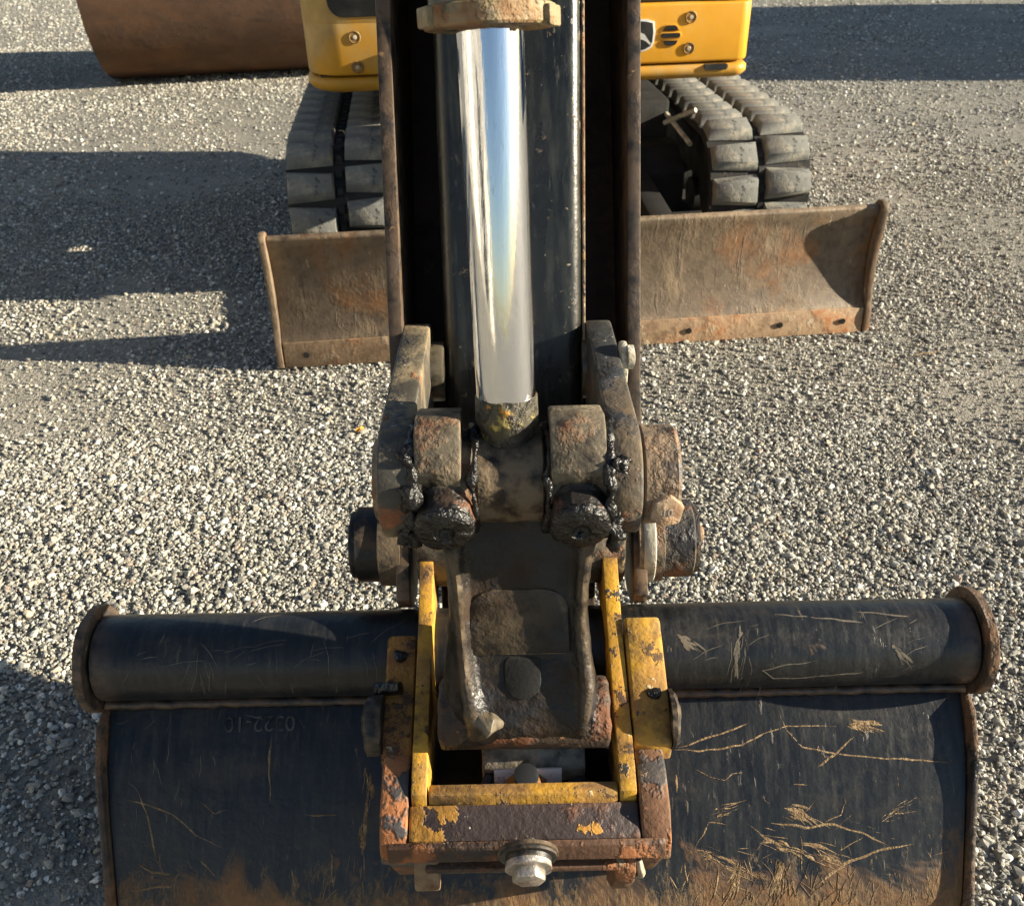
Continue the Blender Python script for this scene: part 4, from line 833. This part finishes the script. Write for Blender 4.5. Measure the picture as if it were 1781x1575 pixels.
# ------------------------------------------------------------------ big rusty drum behind
d0, d1 = Vector((-3.33, 8.43, 0)), Vector((-1.76, 8.68, 0)); dv = (d1-d0).normalized(); RD = .75
DR = thing('steel_drum', 'large rusty brown steel drum lying on its side behind the excavator', 'drum', d0+dv*1.05)
a0 = Vector((d0.x, d0.y, RD)); nrm = Vector((dv.y, -dv.x, 0))
MB().lathe(a0, a0+dv, [(.03, .6), (.03, RD-.03), (0, RD-.025), (0, RD-.008), (.008, RD), (2.09, RD), (2.1, RD-.008), (2.1, RD-.03), (2.07, RD-.03), (2.07, .6)], 96).done('shell', 'drum', DR, smooth=30)
for tpos in (.035, 2.065):
    MB().lathe(a0, a0+dv, [(tpos-.006, .16), (tpos-.006, .62), (tpos+.006, .62), (tpos+.006, .16)], 64).done('end_web', 'drum', DR)
MB().lathe(a0, a0+dv, [(-.03, .1), (-.03, .17), (.10, .17), (.10, .1)], 32).done('hub', 'frame', DR)

# ------------------------------------------------------------------ unseen container added at right to cast the shadow across the lot
CT = thing('shadow_caster_container', 'unseen blue corrugated container added right of the excavator to cast the lot shadow', 'container', (10.4, 9.05, 0))
cx0, cx1, cy0, cy1 = 9.2, 11.6, 7.15, 11.0
pr = []
nC = 14
for k in range(nC):
    y = cy0+.1+(cy1-cy0-.2)*k/nC; dyk = (cy1-cy0-.2)/nC
    pr += [(cx0+.04, y), (cx0+.04, y+dyk*.4), (cx0+.07, y+dyk*.5), (cx0+.07, y+dyk*.9)]
pr += [(cx0+.04, cy1-.1), (cx0+.12, cy1-.1), (cx0+.12, cy0+.1)]
cw = MB().zprism(pr, .2, 2.4).done('side_wall', 'container', CT)
MB().box(cx1-.1, cx1-.05, cy0+.1, cy1-.1, .2, 2.4).done('side_wall', 'container', CT)
for y in (cy0+.03, cy1-.07): MB().box(cx0+.1, cx1-.1, y, y+.04, .2, 2.4).done('end_wall', 'container', CT)
MB().box(cx0+.02, cx1-.02, cy0+.02, cy1-.02, 2.41, 2.47).done('roof', 'container', CT, bevel=.02)
MB().box(cx0+.02, cx1-.02, cy0+.02, cy1-.02, .04, .19).done('base_frame', 'container', CT, bevel=.02)
for x in (cx0, cx1-.12):
    for y in (cy0, cy1-.12): MB().box(x, x+.12, y, y+.12, 0, 2.5).done('corner_post', 'container', CT, bevel=.01)

# ------------------------------------------------------------------ unseen pale shed added on the left for the chromed rod's bright reflection
M['shed'] = worn('pale_sheet_steel', (.24, .235, .22), [dict(c=(.15, .14, .12), s=1.2, lo=.5, hi=.7, st=(1, 1, .2), a=.5, h=0)], rough=.5, bump=.05, var=.06)
SHD = thing('reflection_shed', 'long pale ribbed metal shed left of the lot, seen only mirrored in the chrome rod', 'shed', (-12, -6, 0))
wy = []
for k in range(30):
    y = -17+k*.72; wy += [(-10.0, y), (-10.0, y+.5), (-9.94, y+.56), (-9.94, y+.66)]
wy += [(-10.0, 4.6), (-10.12, 4.6), (-10.12, -17)]
MB().zprism(wy, .15, 5.6).done('ribbed_wall', 'shed', SHD)
MB().box(-14, -9.9, -17, 4.6, 0, .149).done('footing', 'ground', SHD)
for y in (-15.2, -10.4, -9.2, -6.3, -4.0, -2.8, -.4, 1.6, 3.3):  # dark pipes added to draw lines in the rod's reflection
    MB().tube([(-9.86, y, .2), (-9.86, y, 5.5)], .09, 10).done('reflection_pipe', 'frame', SHD)
for y in (-13.5, -8, -2.2):  # doors added for further bands in the reflection
    dd_ = MB().box(-9.93, -9.88, y, y+2.6, .15, 3.4).done('roller_door', 'frame' if y == -8 else 'retainer', SHD)
    MB().box(-9.875, -9.85, y+1.1, y+1.5, .9, .96).done('door_handle', 'black', dd_)
MB().prism([(-17.3, 5.61), (4.9, 5.61), (4.9, 5.75), (-17.3, 5.75)], -14.2, -9.6).done('roof', 'retainer', SHD)
MB().box(-14, -13.9, -17, 4.6, .15, 5.6).done('rear_wall', 'shed', SHD)
for y in (-17, 4.5): MB().box(-13.9, -10.12, y, y+.08, .15, 5.6).done('gable_wall', 'shed', SHD)

# ------------------------------------------------------------------ litter on the gravel
def leaf(x, y, r, rot, label):
    pts = [(math.cos(a)*r*(1 if k % 2 == 0 else .6), math.sin(a)*r*.7*(1 if k % 2 == 0 else .6), .006*math.sin(3*a)) for k, a in enumerate([2*PI*i/12 for i in range(12)])]
    mb = MB().poly([(0, 0, .006)]+pts+[(0, 0, .003)]+[(p[0], p[1], p[2]-.003) for p in pts], [(0, 1+i, 1+(i+1) % 12) for i in range(12)]+[(13, 14+(i+1) % 12, 14+i) for i in range(12)]+[(1+i, 14+i, 14+(i+1) % 12, 1+(i+1) % 12) for i in range(12)])
    o = mb.done('fallen_leaf', 'leaf', None, wm=Matrix.Translation((x, y, ground_height(x, y)+.014)) @ Matrix.Rotation(rot, 4, 'Z') @ Matrix.Rotation(.3, 4, 'X'))
    tag(o, label, 'leaf'); return o
leaf(-.505, 2.60, .017, .6, 'small dry yellow leaf on gravel just below the left end of the blade')
tw = MB().tube([(1.50, 3.02, .016), (1.53, 3.03, .02), (1.57, 3.03, .018), (1.60, 3.05, .02)], [.0025, .003, .0025, .0012], 8).done('twig', 'mud', None)
tag(tw, 'short dry tan twig on gravel right of the blade', 'twig')
